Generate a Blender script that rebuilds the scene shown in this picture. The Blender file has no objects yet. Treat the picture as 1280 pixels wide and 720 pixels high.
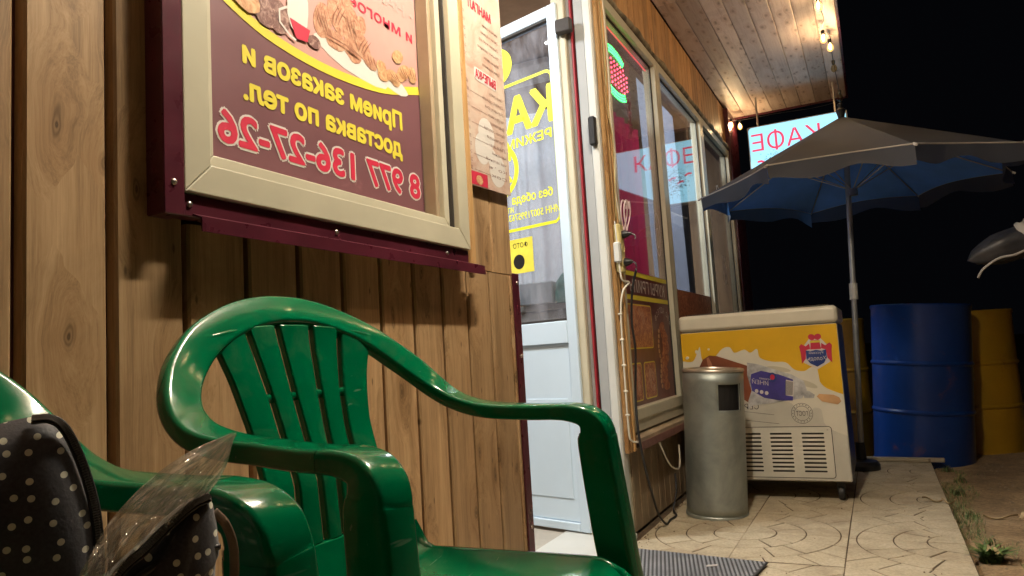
import bpy, bmesh, math, random
from math import sin, cos, pi, radians, sqrt, atan2
from mathutils import Vector, Matrix, noise

random.seed(7)
scene = bpy.context.scene
COL = scene.collection

# ------------------------------------------------------------------ camera
F, W, HC = 900.0, 1280.0, 0.8
ROLL, PITCH, YAW = radians(3.4907), radians(5.4329), radians(26.4937)
cam_d = bpy.data.cameras.new('camera')
cam_d.sensor_width = 36.0; cam_d.lens = F / W * 36.0
cam_d.clip_start = 0.02; cam_d.clip_end = 500
cam = bpy.data.objects.new('camera', cam_d); COL.objects.link(cam)
def world_dir(x, y):
    c, s = cos(ROLL), sin(ROLL)
    x, y = c*x - s*y, s*x + c*y
    return x, y
def cam_ray(x, y, z):          # x right, y down, z forward in the camera -> world
    x, y = world_dir(x, y)
    f = z*cos(PITCH) + y*sin(PITCH); u = -y*cos(PITCH) + z*sin(PITCH)
    return Vector((x*cos(YAW) - f*sin(YAW), x*sin(YAW) + f*cos(YAW), u))
rx, ry, rz = cam_ray(1, 0, 0), cam_ray(0, -1, 0), cam_ray(0, 0, -1)
cam.matrix_world = Matrix(((rx.x, ry.x, rz.x, 0), (rx.y, ry.y, rz.y, 0), (rx.z, ry.z, rz.z, HC), (0, 0, 0, 1)))
scene.camera = cam

# ------------------------------------------------------------------ world (night) and exposure
world = bpy.data.worlds.new("World"); scene.world = world; world.use_nodes = True
wb = world.node_tree.nodes['Background']
wb.inputs[0].default_value = (0.10, 0.11, 0.16, 1); wb.inputs[1].default_value = 0.012
scene.view_settings.view_transform = 'Standard'; scene.view_settings.look = 'None'
scene.view_settings.exposure = 0.0; scene.view_settings.gamma = 1.0
LAMP_MAIN = 880.0      # emission of the tube lamp over the seats
LAMP_POS = (-0.33, 1.45, 2.62)
LAMP_INSIDE = 70.0     # watts of the lamp inside the cafe
BULB = 1050.0            # emission of the string bulbs
SIGN = 1.25             # emission of the cafe light box

# ------------------------------------------------------------------ material helpers
def new_mat(name):
    m = bpy.data.materials.new(name); m.use_nodes = True
    nt = m.node_tree; b = nt.nodes['Principled BSDF']
    return m, nt, b
def N(nt, t, **kw):
    n = nt.nodes.new(t)
    for k, v in kw.items():
        if hasattr(n, k): setattr(n, k, v)
        else: n.inputs[k.replace('_', ' ')].default_value = v
    return n
def ramp(nt, fac, stops):
    r = nt.nodes.new('ShaderNodeValToRGB'); e = r.color_ramp.elements
    e[0].position, e[0].color = stops[0][0], (*stops[0][1], 1)
    e[1].position, e[1].color = stops[-1][0], (*stops[-1][1], 1)
    for p, c in stops[1:-1]:
        x = e.new(p); x.color = (*c, 1)
    nt.links.new(fac, r.inputs[0]); return r.outputs[0]
def mixc(nt, fac, a, b, mode='MIX'):
    m = nt.nodes.new('ShaderNodeMix'); m.data_type = 'RGBA'; m.blend_type = mode
    for sock, v in ((m.inputs[0], fac), (m.inputs[6], a), (m.inputs[7], b)):
        if hasattr(v, 'is_linked'): nt.links.new(v, sock)
        elif isinstance(v, (int, float)): sock.default_value = v
        else: sock.default_value = (*v, 1) if len(v) == 3 else v
    return m.outputs[2]
def math_n(nt, op, a, b=0.0, clamp=False):
    m = nt.nodes.new('ShaderNodeMath'); m.operation = op; m.use_clamp = clamp
    for i, v in enumerate((a, b)):
        if hasattr(v, 'is_linked'): nt.links.new(v, m.inputs[i])
        else: m.inputs[i].default_value = v
    return m.outputs[0]
def coords(nt, scale=(1, 1, 1), rand=True):
    tc = nt.nodes.new('ShaderNodeTexCoord'); mp = nt.nodes.new('ShaderNodeMapping')
    mp.inputs['Scale'].default_value = scale
    if rand:
        oi = nt.nodes.new('ShaderNodeObjectInfo')
        ad = nt.nodes.new('ShaderNodeVectorMath'); ad.operation = 'MULTIPLY_ADD'
        cb = nt.nodes.new('ShaderNodeCombineXYZ')
        for i in range(3): nt.links.new(oi.outputs['Random'], cb.inputs[i])
        nt.links.new(cb.outputs[0], ad.inputs[0]); ad.inputs[1].default_value = (37.3, 71.7, 53.1)
        nt.links.new(tc.outputs['Object'], ad.inputs[2]); nt.links.new(ad.outputs[0], mp.inputs[0])
    else: nt.links.new(tc.outputs['Object'], mp.inputs[0])
    return mp.outputs[0]
def noise_t(nt, vec, scale, detail=4, rough=0.5, dist=0.0):
    n = nt.nodes.new('ShaderNodeTexNoise')
    n.inputs['Scale'].default_value = scale; n.inputs['Detail'].default_value = detail
    n.inputs['Roughness'].default_value = rough; n.inputs['Distortion'].default_value = dist
    nt.links.new(vec, n.inputs['Vector']); return n.outputs[0]
def bump(nt, b, h, strength=0.3, dist=0.002):
    bp = nt.nodes.new('ShaderNodeBump'); bp.inputs['Strength'].default_value = strength
    bp.inputs['Distance'].default_value = dist
    nt.links.new(h, bp.inputs['Height']); nt.links.new(bp.outputs[0], b.inputs['Normal'])

def plain(name, col, rough=0.5, metal=0.0, var=0.12, scale=8.0, bmp=0.15, spec=0.5, emit=None, coat=0.0, sss=0.0):
    m, nt, b = new_mat(name)
    v = coords(nt)
    n1 = noise_t(nt, v, scale, 5, 0.6)
    dark = tuple(c*(1-var*1.8) for c in col); light = tuple(min(1, c*(1+var)) for c in col)
    c = ramp(nt, n1, [(0.3, dark), (0.7, light)])
    nt.links.new(c, b.inputs['Base Color'])
    n2 = noise_t(nt, v, scale*6, 3)
    r = nt.nodes.new('ShaderNodeMapRange')
    r.inputs[3].default_value = max(0.02, rough-0.08); r.inputs[4].default_value = min(1, rough+0.12)
    nt.links.new(n2, r.inputs[0]); nt.links.new(r.outputs[0], b.inputs['Roughness'])
    b.inputs['Metallic'].default_value = metal; b.inputs['Specular IOR Level'].default_value = spec
    b.inputs['Coat Weight'].default_value = coat
    if sss: b.inputs['Subsurface Weight'].default_value = sss; b.inputs['Subsurface Radius'].default_value = (0.01, 0.02, 0.01)
    if bmp: bump(nt, b, noise_t(nt, v, scale*12, 3), bmp, 0.0008)
    if emit: b.inputs['Emission Color'].default_value = (*emit[0], 1); b.inputs['Emission Strength'].default_value = emit[1]
    return m

def wood(name, base, dark, light, axis=2, knots=1.0, grey=None, rough=0.55, kscale=1.0):
    """sawn boards: grain along an axis, knots with bent grain round them"""
    m, nt, b = new_mat(name)
    long_, wide = 1.0, 1.0
    sc = [26.0, 26.0, 26.0]; sc[axis] = 1.1
    v0 = coords(nt)
    # knots
    mk = nt.nodes.new('ShaderNodeMapping'); ks = [9.0*kscale]*3; ks[axis] = 3.6*kscale
    mk.inputs['Scale'].default_value = ks; nt.links.new(v0, mk.inputs[0])
    wob = nt.nodes.new('ShaderNodeVectorMath'); wob.operation = 'MULTIPLY_ADD'
    nz = nt.nodes.new('ShaderNodeTexNoise'); nz.inputs['Scale'].default_value = 9
    nt.links.new(v0, nz.inputs['Vector']); nt.links.new(nz.outputs['Color'], wob.inputs[0])
    wob.inputs[1].default_value = (0.35, 0.35, 0.35); nt.links.new(mk.outputs[0], wob.inputs[2])
    vo = nt.nodes.new('ShaderNodeTexVoronoi'); vo.inputs['Scale'].default_value = 1.0
    vo.voronoi_dimensions = '2D'; sx_ = nt.nodes.new('ShaderNodeSeparateXYZ'); nt.links.new(wob.outputs[0], sx_.inputs[0])
    cx_ = nt.nodes.new('ShaderNodeCombineXYZ'); a_, b_i = ((1, 2), (0, 2), (0, 1))[0 if axis == 2 else 2]
    if axis == 0: a_, b_i = 1, 0
    nt.links.new(sx_.outputs[a_], cx_.inputs[0]); nt.links.new(sx_.outputs[b_i], cx_.inputs[1]); nt.links.new(cx_.outputs[0], vo.inputs['Vector'])
    d = vo.outputs['Distance']
    kn = nt.nodes.new('ShaderNodeMapRange'); kn.inputs[1].default_value = 0.02; kn.inputs[2].default_value = 0.16*knots + 0.001
    kn.inputs[3].default_value = 1.0; kn.inputs[4].default_value = 0.0; nt.links.new(d, kn.inputs[0])
    halo = nt.nodes.new('ShaderNodeMapRange'); halo.inputs[1].default_value = 0.08; halo.inputs[2].default_value = 0.5
    halo.inputs[3].default_value = 1.0; halo.inputs[4].default_value = 0.0; nt.links.new(d, halo.inputs[0])
    # only some of the cells hold a knot
    pick = math_n(nt, 'GREATER_THAN', N_sep(nt, vo.outputs['Color']), 0.35)
    knf = math_n(nt, 'MULTIPLY', kn.outputs[0], pick); haf = math_n(nt, 'MULTIPLY', halo.outputs[0], pick)
    # grain coordinates bent by the knots
    mg = nt.nodes.new('ShaderNodeMapping'); mg.inputs['Scale'].default_value = sc; nt.links.new(v0, mg.inputs[0])
    ad = nt.nodes.new('ShaderNodeVectorMath'); ad.operation = 'ADD'
    cb = nt.nodes.new('ShaderNodeCombineXYZ'); bent = math_n(nt, 'MULTIPLY', haf, 1.1)
    for i in range(3):
        if i != axis: nt.links.new(bent, cb.inputs[i])
    nt.links.new(mg.outputs[0], ad.inputs[0]); nt.links.new(cb.outputs[0], ad.inputs[1])
    g1 = noise_t(nt, ad.outputs[0], 1.0, 3, 0.55, 0.6)
    g2 = noise_t(nt, ad.outputs[0], 5.0, 4, 0.6)
    big = noise_t(nt, v0, 1.7, 2)
    g3 = noise_t(nt, ad.outputs[0], 17.0, 3, 0.7)
    g = math_n(nt, 'ADD', math_n(nt, 'MULTIPLY', g1, 0.45), math_n(nt, 'ADD', math_n(nt, 'MULTIPLY', g2, 0.30), math_n(nt, 'MULTIPLY', g3, 0.25)))
    # small pin knots
    mp2 = nt.nodes.new('ShaderNodeMapping'); k2 = [24.0*kscale]*3; k2[axis] = 8.0*kscale; mp2.inputs['Scale'].default_value = k2; nt.links.new(v0, mp2.inputs[0])
    s2 = nt.nodes.new('ShaderNodeSeparateXYZ'); nt.links.new(mp2.outputs[0], s2.inputs[0]); c2_ = nt.nodes.new('ShaderNodeCombineXYZ')
    i1, i2 = (1, 2) if axis == 2 else (0, 1)
    if axis == 0: i1, i2 = 1, 0
    nt.links.new(s2.outputs[i1], c2_.inputs[0]); nt.links.new(s2.outputs[i2], c2_.inputs[1])
    v2_ = nt.nodes.new('ShaderNodeTexVoronoi'); v2_.voronoi_dimensions = '2D'; v2_.inputs['Scale'].default_value = 1.0; nt.links.new(c2_.outputs[0], v2_.inputs['Vector'])
    pk = nt.nodes.new('ShaderNodeMapRange'); pk.inputs[1].default_value = 0.03; pk.inputs[2].default_value = 0.085; pk.inputs[3].default_value = 1.0; pk.inputs[4].default_value = 0.0
    nt.links.new(v2_.outputs['Distance'], pk.inputs[0]); pin = math_n(nt, 'MULTIPLY', pk.outputs[0], math_n(nt, 'GREATER_THAN', N_sep(nt, v2_.outputs['Color']), 0.86))
    c = ramp(nt, g, [(0.34, dark), (0.5, base), (0.66, light)])
    oi = nt.nodes.new('ShaderNodeObjectInfo')
    tone = nt.nodes.new('ShaderNodeMapRange'); tone.inputs[3].default_value = 0.72; tone.inputs[4].default_value = 1.18
    nt.links.new(oi.outputs['Random'], tone.inputs[0])
    tv = nt.nodes.new('ShaderNodeCombineXYZ')
    for i in range(3): nt.links.new(tone.outputs[0], tv.inputs[i])
    c = mixc(nt, 1.0, c, tv.outputs[0], 'MULTIPLY')
    if grey: c = mixc(nt, math_n(nt, 'MULTIPLY', big, grey[1], True), c, grey[0])
    c = mixc(nt, math_n(nt, 'MULTIPLY', haf, 0.30), c, (dark[0]*1.15, dark[1]*0.95, dark[2]*0.7))
    rn = math_n(nt, 'ADD', 0.62, math_n(nt, 'MULTIPLY', math_n(nt, 'SINE', math_n(nt, 'MULTIPLY', d, 150.0)), 0.3))
    c = mixc(nt, math_n(nt, 'MULTIPLY', knf, rn, True), c, tuple(x*0.30 for x in dark))
    c = mixc(nt, math_n(nt, 'MULTIPLY', pin, 0.75), c, tuple(x*0.4 for x in dark))
    dirt = math_n(nt, 'MULTIPLY', ramp_v(nt, noise_t(nt, v0, 3.3, 6, 0.7, 0.8), 0.52, 0.80), 0.40, True)
    c = mixc(nt, dirt, c, tuple(x*0.62 for x in dark))
    nt.links.new(c, b.inputs['Base Color'])
    b.inputs['Roughness'].default_value = rough; b.inputs['Specular IOR Level'].default_value = 0.4
    h = math_n(nt, 'SUBTRACT', g, math_n(nt, 'MULTIPLY', knf, 0.5))
    bump(nt, b, h, 0.35, 0.0012)
    return m
def N_sep(nt, col):
    s = nt.nodes.new('ShaderNodeSeparateColor'); nt.links.new(col, s.inputs[0]); return s.outputs[0]

def glass(name, tint=(1, 1, 1), rough=0.01, ior=1.5, dirt=0.0):
    m, nt, b = new_mat(name)
    nt.nodes.remove(b); out = nt.nodes['Material Output']
    tr = N(nt, 'ShaderNodeBsdfTransparent'); tr.inputs[0].default_value = (*tint, 1)
    gl = N(nt, 'ShaderNodeBsdfGlossy'); gl.inputs['Roughness'].default_value = rough
    lw = N(nt, 'ShaderNodeLayerWeight'); lw.inputs[0].default_value = 0.5
    mx = N(nt, 'ShaderNodeMixShader')
    f2 = math_n(nt, 'ADD', math_n(nt, 'MULTIPLY', math_n(nt, 'POWER', lw.outputs['Facing'], 4.2), 0.80), 0.045, True)
    nt.links.new(f2, mx.inputs[0]); nt.links.new(tr.outputs[0], mx.inputs[1]); nt.links.new(gl.outputs[0], mx.inputs[2])
    last = mx.outputs[0]
    if dirt:
        df = N(nt, 'ShaderNodeBsdfDiffuse'); df.inputs[0].default_value = (0.55, 0.55, 0.6, 1)
        v = coords(nt, (3, 3, 1)); n = noise_t(nt, v, 2.5, 5, 0.65)
        f = math_n(nt, 'MULTIPLY', ramp_v(nt, n, 0.35, 0.75), dirt, True)
        m2 = N(nt, 'ShaderNodeMixShader'); nt.links.new(f, m2.inputs[0])
        nt.links.new(last, m2.inputs[1]); nt.links.new(df.outputs[0], m2.inputs[2]); last = m2.outputs[0]
    nt.links.new(last, out.inputs[0])
    return m
def ramp_v(nt, fac, a, b_):
    r = nt.nodes.new('ShaderNodeMapRange'); r.inputs[1].default_value = a; r.inputs[2].default_value = b_
    nt.links.new(fac, r.inputs[0]); return r.outputs[0]
def emis(name, col, s):
    m, nt, b = new_mat(name)
    b.inputs['Base Color'].default_value = (*[c*0.5 for c in col], 1)
    b.inputs['Emission Color'].default_value = (*col, 1); b.inputs['Emission Strength'].default_value = s
    return m

M = {}
def cloth_through(m, col, f):
    nt = m.node_tree; b = nt.nodes['Principled BSDF']; out = nt.nodes['Material Output']
    t = N(nt, 'ShaderNodeBsdfTranslucent'); t.inputs[0].default_value = (*col, 1); mx = N(nt, 'ShaderNodeMixShader'); mx.inputs[0].default_value = f
    nt.links.new(b.outputs[0], mx.inputs[1]); nt.links.new(t.outputs[0], mx.inputs[2]); nt.links.new(mx.outputs[0], out.inputs[0]); return m
M['plank'] = wood('weathered pine siding', (0.43, 0.262, 0.125), (0.18, 0.098, 0.042), (0.60, 0.40, 0.215), 2, 0.66, ((0.29, 0.21, 0.13), 0.35), 0.42)
M['plank_header'] = wood('varnished pine siding', (0.50, 0.27, 0.105), (0.26, 0.115, 0.04), (0.64, 0.38, 0.17), 2, 0.8)
M['plank_low'] = wood('worn pine skirting', (0.42, 0.29, 0.16), (0.19, 0.115, 0.06), (0.55, 0.40, 0.24), 2, 0.9, ((0.20, 0.16, 0.11), 0.9))
M['ceiling'] = wood('knotty spruce boards', (0.70, 0.58, 0.53), (0.48, 0.35, 0.30), (0.80, 0.69, 0.63), 1, 1.25, None, 0.5, 1.75)
M['strip_wood'] = wood('orange wood strip', (0.48, 0.27, 0.10), (0.22, 0.10, 0.035), (0.60, 0.38, 0.18), 2, 0.3)
M['burgundy'] = plain('burgundy painted sheet metal', (0.075, 0.012, 0.022), 0.28, 0.0, 0.25, 5, 0.06)
M['groove'] = plain('dark burgundy groove', (0.075, 0.02, 0.02), 0.5, 0, 0.3, 6)
M['cream'] = plain('cream window profile', (0.52, 0.48, 0.36), 0.35, 0, 0.08, 3, 0.05)
M['tan'] = plain('tan window bead', (0.36, 0.27, 0.17), 0.5, 0, 0.15, 4)
M['white_pvc'] = plain('white plastic profile', (0.58, 0.58, 0.54), 0.3, 0, 0.06, 3, 0.03)
M['door_white'] = plain('white plastic door', (0.58, 0.70, 0.80), 0.3, 0, 0.04, 2, 0.03)
M['dark_gap'] = plain('dark gap', (0.03, 0.025, 0.022), 0.7)
M['grey_strip'] = plain('grey gasket strip', (0.33, 0.33, 0.34), 0.5)
M['red_gasket'] = plain('dark red strip', (0.30, 0.02, 0.03), 0.45)
M['foam'] = plain('dusty mounting foam', (0.26, 0.21, 0.14), 0.95, 0, 0.45, 14, 1.0)
M['steel'] = plain('screw steel', (0.55, 0.5, 0.45), 0.3, 1.0, 0.1)
M['glass'] = glass('window glass', (0.93, 0.95, 0.96), 0.012, 1.55, 0.05)
M['glass_door'] = glass('door glass', (0.75, 0.77, 0.82), 0.04, 1.5, 0.35)
M['curtain'] = cloth_through(plain('burgundy curtain', (0.24, 0.012, 0.04), 0.8, 0, 0.15, 6, 0.2), (0.26, 0.01, 0.045), 0.3)
M['blind'] = cloth_through(plain('grey blue blind', (0.42, 0.46, 0.56), 0.7, 0, 0.12, 5, 0.1), (0.4, 0.45, 0.6), 0.25)
M['net'] = cloth_through(plain('pale net curtain', (0.62, 0.64, 0.62), 0.9, 0, 0.2, 9, 0.2), (0.65, 0.68, 0.66), 0.4)
M['room'] = plain('dim room wall', (0.30, 0.20, 0.12), 0.8, 0, 0.2, 3)
M['black'] = plain('black plastic', (0.012, 0.012, 0.013), 0.4, 0, 0.1)
M['white_cable'] = plain('old white cable', (0.62, 0.56, 0.44), 0.5, 0, 0.12)
M['outlet'] = plain('yellowed socket plastic', (0.58, 0.47, 0.20), 0.4, 0, 0.1)

# ------------------------------------------------------------------ geometry helpers
class MB:
    def __init__(s): s.tn = []; s.v = []; s.f = []; s.m = []; s.mats = []; s.cur = 0
    def use(s, mat):
        if mat not in s.mats: s.mats.append(mat)
        s.cur = s.mats.index(mat); return s
    def add(s, vs, fs):
        k = len(s.v); s.v += [tuple(v) for v in vs]
        for f in fs: s.f.append(tuple(i+k for i in f)); s.m.append(s.cur)
        return s
    def box(s, x0, x1, y0, y1, z0, z1):
        v = [(x, y, z) for z in (z0, z1) for y in (y0, y1) for x in (x0, x1)]
        return s.add(v, [(0, 2, 3, 1), (4, 5, 7, 6), (0, 1, 5, 4), (2, 6, 7, 3), (0, 4, 6, 2), (1, 3, 7, 5)])
    def bbox(s, x0, x1, y0, y1, z0, z1, b=0.003):
        """box with chamfered edges"""
        c = [(x0+x1)/2, (y0+y1)/2, (z0+z1)/2]; h = [(x1-x0)/2, (y1-y0)/2, (z1-z0)/2]
        b = min(b, h[0]*0.9, h[1]*0.9, h[2]*0.9)
        V = {}; vs = []
        for sx in (-1, 1):
            for sy in (-1, 1):
                for sz in (-1, 1):
                    for ax in range(3):
                        p = [sx*(h[0]-b), sy*(h[1]-b), sz*(h[2]-b)]; p[ax] = (sx, sy, sz)[ax]*h[ax]
                        V[(sx, sy, sz, ax)] = len(vs); vs.append([p[i]+c[i] for i in range(3)])
        fs = []
        for ax in range(3):
            for sg in (-1, 1):
                q = []
                for a, b2 in ((-1, -1), (1, -1), (1, 1), (-1, 1)):
                    k = [0, 0, 0]; k[ax] = sg; o = [i for i in range(3) if i != ax]; k[o[0]] = a; k[o[1]] = b2
                    q.append(V[(*k, ax)])
                if (sg > 0) == (ax == 1): q.reverse()
                fs.append(q)
        for ax in range(3):     # edges running along ax
            o = [i for i in range(3) if i != ax]
            for a in (-1, 1):
                for b2 in (-1, 1):
                    k0 = [0, 0, 0]; k0[o[0]] = a; k0[o[1]] = b2; k1 = list(k0); k0[ax] = -1; k1[ax] = 1
                    fs.append([V[(*k0, o[0])], V[(*k1, o[0])], V[(*k1, o[1])], V[(*k0, o[1])]])
        for sx in (-1, 1):
            for sy in (-1, 1):
                for sz in (-1, 1): fs.append([V[(sx, sy, sz, i)] for i in range(3)])
        return s.add(vs, fs)
    def prism(s, pts, ax, a, b):
        """extrude a 2d outline along axis ax from a to b"""
        n = len(pts); vs = []
        for t in (a, b):
            for p in pts:
                q = [0, 0, 0]; o = [i for i in range(3) if i != ax]; q[ax] = t; q[o[0]] = p[0]; q[o[1]] = p[1]; vs.append(q)
        fs = [tuple(range(n))[::-1], tuple(range(n, 2*n))] + [(i, (i+1) % n, n+(i+1) % n, n+i) for i in range(n)]
        return s.add(vs, fs)
    def plate(s, fr, pts, t=0.001, off=0.0):
        """flat outline (u,v) in a frame, thickness t"""
        n = len(pts); vs = [fr(u, v, off) for u, v in pts] + [fr(u, v, off+t) for u, v in pts]
        return s.add(vs, [tuple(range(n))[::-1], tuple(range(n, 2*n))] + [(i, (i+1) % n, n+(i+1) % n, n+i) for i in range(n)])
    def tube(s, path, r, n=8, cap=True, closed=False):
        P = [Vector(p) for p in path]; k0 = len(s.v); L = len(P); up = Vector((0.123, 0.31, 0.94)).normalized(); vs = []
        for i, p in enumerate(P):
            if closed: t = P[(i+1) % L] - P[i-1]
            else: t = P[min(i+1, L-1)] - P[max(i-1, 0)]
            t = t.normalized() if t.length > 1e-9 else Vector((0, 0, 1))
            a = up - t*up.dot(t)
            if a.length < 1e-3: a = Vector((1, 0, 0)) - t*t.x
            a.normalize(); up = a; b = t.cross(a)
            rr = r[i] if isinstance(r, (list, tuple)) else r
            for j in range(n):
                an = 2*pi*j/n; vs.append(p + a*cos(an)*rr + b*sin(an)*rr)
        fs = [(i*n+j, i*n+(j+1) % n, (i+1)*n+(j+1) % n, (i+1)*n+j) for i in range(L-1) for j in range(n)]
        if closed: fs += [((L-1)*n+j, (L-1)*n+(j+1) % n, (j+1) % n, j) for j in range(n)]
        elif cap: fs += [tuple(range(n))[::-1], tuple(range((L-1)*n, L*n))]
        return s.add(vs, fs)
    def lathe(s, prof, c=(0, 0, 0), n=32, ax=2):
        vs = []
        for r, h in prof:
            for j in range(n):
                a = 2*pi*j/n; q = [r*cos(a), r*sin(a), h]
                if ax == 0: q = [q[2], q[0], q[1]]
                if ax == 1: q = [q[0], q[2], q[1]]
                vs.append([q[i]+c[i] for i in range(3)])
        L = len(prof)
        fs = [(i*n+j, i*n+(j+1) % n, (i+1)*n+(j+1) % n, (i+1)*n+j) for i in range(L-1) for j in range(n)]
        if prof[0][0] > 1e-6: fs.append(tuple(range(n))[::-1])
        if prof[-1][0] > 1e-6: fs.append(tuple(range((L-1)*n, L*n)))
        return s.add(vs, fs)
    def grid(s, fn, nu, nv):
        vs = [fn(i/nu, j/nv) for j in range(nv+1) for i in range(nu+1)]
        return s.add(vs, [(j*(nu+1)+i, j*(nu+1)+i+1, (j+1)*(nu+1)+i+1, (j+1)*(nu+1)+i) for j in range(nv) for i in range(nu)])
    def text(s, txt, fr, size=1.0, u=0, v=0, off=0.0, t=0.0008, width=None, align='LEFT', bold=0.0, shear=0.0, sp=1.0):
        """lettering in a frame; the frame decides whether it reads mirrored"""
        cu = bpy.data.curves.new('lettering', 'FONT'); cu.body = txt; cu.size = 1.0; cu.align_x = align
        cu.offset = 0.0; cu.resolution_u = 3; cu.shear = shear; cu.space_character = sp; cu.fill_mode = 'FRONT'
        o = bpy.data.objects.new('lettering', cu); COL.objects.link(o)
        dg = bpy.context.evaluated_depsgraph_get(); me = o.evaluated_get(dg).to_mesh()
        pts = [vv.co.copy() for vv in me.vertices]; fs = [tuple(p.vertices) for p in me.polygons]
        o.evaluated_get(dg).to_mesh_clear(); bpy.data.objects.remove(o); bpy.data.curves.remove(cu)
        if not pts: return s
        x0 = min(p.x for p in pts); x1 = max(p.x for p in pts)
        kx = size if width is None else width/(x1-x0)
        if width is not None:
            base = x0 if align == 'LEFT' else (x0+x1)/2 if align == 'CENTER' else x1
        else: base = 0
        nd = Vector(fr(0, 0, 1))-Vector(fr(0, 0, 0)); s.tn.append((len(s.f), len(s.f)+len(fs), nd))
        return s.add([fr(u+(p.x-base)*kx, v+p.y*size, off+t) for p in pts], fs)
    def build(s, name, mat=None, parent=None, smooth=False, loc=None, rot=None, link=True):
        me = bpy.data.meshes.new(name); me.from_pydata(s.v, [], s.f)
        if s.mats:
            for m in s.mats: me.materials.append(m)
            me.polygons.foreach_set('material_index', s.m)
        else: me.materials.append(mat)
        bm = bmesh.new(); bm.from_mesh(me); bmesh.ops.recalc_face_normals(bm, faces=bm.faces)
        if s.tn:
            bm.faces.ensure_lookup_table(); bm.normal_update()
            for a, b, nd in s.tn:
                for i in range(a, b):
                    if bm.faces[i].normal.dot(nd) < 0: bm.faces[i].normal_flip()
        bm.to_mesh(me); bm.free()
        if smooth:
            me.polygons.foreach_set('use_smooth', [True]*len(me.polygons))
            if smooth != 'all':
                me.set_sharp_from_angle(angle=radians(smooth if smooth is not True else 40))
        me.update()
        return inst(name, me, parent, loc, rot)
def inst(name, me, parent=None, loc=None, rot=None):
    o = bpy.data.objects.new(name, me); COL.objects.link(o)
    if parent: o.parent = parent
    if loc: o.location = loc
    if rot: o.rotation_euler = rot
    return o
def tag(o, label=None, cat=None, group=None, kind=None):
    for k, v in (('label', label), ('category', cat), ('group', group), ('kind', kind)):
        if v: o[k] = v
    return o
def empty(name, loc=(0, 0, 0), rot=(0, 0, 0)):
    o = bpy.data.objects.new(name, None); COL.objects.link(o); o.location = loc; o.rotation_euler = rot
    o.empty_display_size = 0.05
    return o
def copy_tree(o, parent=None):
    c = o.copy(); COL.objects.link(c)
    if parent: c.parent = parent
    for ch in list(o.children): copy_tree(ch, c)
    return c
def bevel(o, w=0.003, seg=2):
    m = o.modifiers.new('bevel', 'BEVEL'); m.width = w; m.segments = seg; m.limit_method = 'ANGLE'; m.angle_limit = radians(35)
    return o
def catmull(pts, n=8, closed=False):
    P = [Vector(p) for p in pts]; out = []; L = len(P)
    rng = L if closed else L-1
    for i in range(rng):
        p0 = P[(i-1) % L] if closed or i > 0 else P[0]*2-P[1]
        p1, p2 = P[i], P[(i+1) % L]
        p3 = P[(i+2) % L] if closed or i+2 < L else P[-1]*2-P[-2]
        for k in range(n):
            t = k/n
            out.append(0.5*((2*p1)+(p2-p0)*t+(2*p0-5*p1+4*p2-p3)*t*t+(3*p1-p0-3*p2+p3)*t**3))
    if not closed: out.append(P[-1])
    return out
def ellipse(cu, cv, a, b, n=24, rot=0, a0=0, a1=2*pi):
    full = abs(a1-a0-2*pi) < 1e-6; k = n if full else n+1
    out = []
    for i in range(k):
        t = a0+(a1-a0)*i/n; x, y = a*cos(t), b*sin(t)
        out.append((cu+x*cos(rot)-y*sin(rot), cv+x*sin(rot)+y*cos(rot)))
    return out
def band(mb, fr, line, w, t=0.0006, off=0.0):
    """flat stroke of width w along a (u,v) polyline"""
    n = len(line); vs = []
    for i, p in enumerate(line):
        a = line[max(i-1, 0)]; b = line[min(i+1, n-1)]; dx, dy = b[0]-a[0], b[1]-a[1]; l = math.hypot(dx, dy) or 1
        ww = w[i] if isinstance(w, list) else w
        nx, ny = -dy/l*ww/2, dx/l*ww/2
        vs += [fr(p[0]+nx, p[1]+ny, off+t), fr(p[0]-nx, p[1]-ny, off+t)]
    mb.add(vs, [(2*i, 2*i+1, 2*i+3, 2*i+2) for i in range(n-1)])
def rrect(u0, u1, v0, v1, r, n=4):
    out = []
    for cx, cy, a in ((u1-r, v1-r, 0), (u0+r, v1-r, pi/2), (u0+r, v0+r, pi), (u1-r, v0+r, 1.5*pi)):
        for i in range(n+1): t = a+pi/2*i/n; out.append((cx+r*cos(t), cy+r*sin(t)))
    return out

# ================================================================== THE SETTING
def soil_h(x, y): return -0.035 + 0.02*noise.noise(Vector((x*1.6, y*1.6, 0))) + 0.008*noise.noise(Vector((x*9, y*9, 3)))
m, nt, b = new_mat('trodden earth'); v = coords(nt, rand=False)
c1 = ramp(nt, noise_t(nt, v, 3.0, 7, 0.65), [(0.3, (0.17, 0.11, 0.055)), (0.52, (0.32, 0.215, 0.11)), (0.72, (0.46, 0.33, 0.185))])
c2 = ramp(nt, noise_t(nt, v, 60.0, 4, 0.7), [(0.3, (0.55, 0.55, 0.55)), (0.7, (1.15, 1.15, 1.15))])
nt.links.new(mixc(nt, 1.0, c1, c2, 'MULTIPLY'), b.inputs['Base Color']); b.inputs['Roughness'].default_value = 0.95
bump(nt, b, noise_t(nt, v, 38.0, 6, 0.7), 0.8, 0.008); M['soil'] = m
mb = MB()
xs = [-60, -20, -6, -2.5, 0.0] + [0.2+0.05*i for i in range(57)] + [3.6, 5, 9, 20, 60]
ys = [-60, -15, -4, 0] + [0.8+0.08*i for i in range(80)] + [8, 10, 16, 30, 90]
vs = [(x, y, soil_h(x, y) if x > 0.21 else -0.09) for y in ys for x in xs]
nx = len(xs)
mb.add(vs, [(j*nx+i, j*nx+i+1, (j+1)*nx+i+1, (j+1)*nx+i) for j in range(len(ys)-1) for i in range(nx-1)])
tag(mb.build('ground', M['soil'], smooth='all'), 'bare trodden brown soil beside the pavement', None, None, 'structure')

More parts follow.
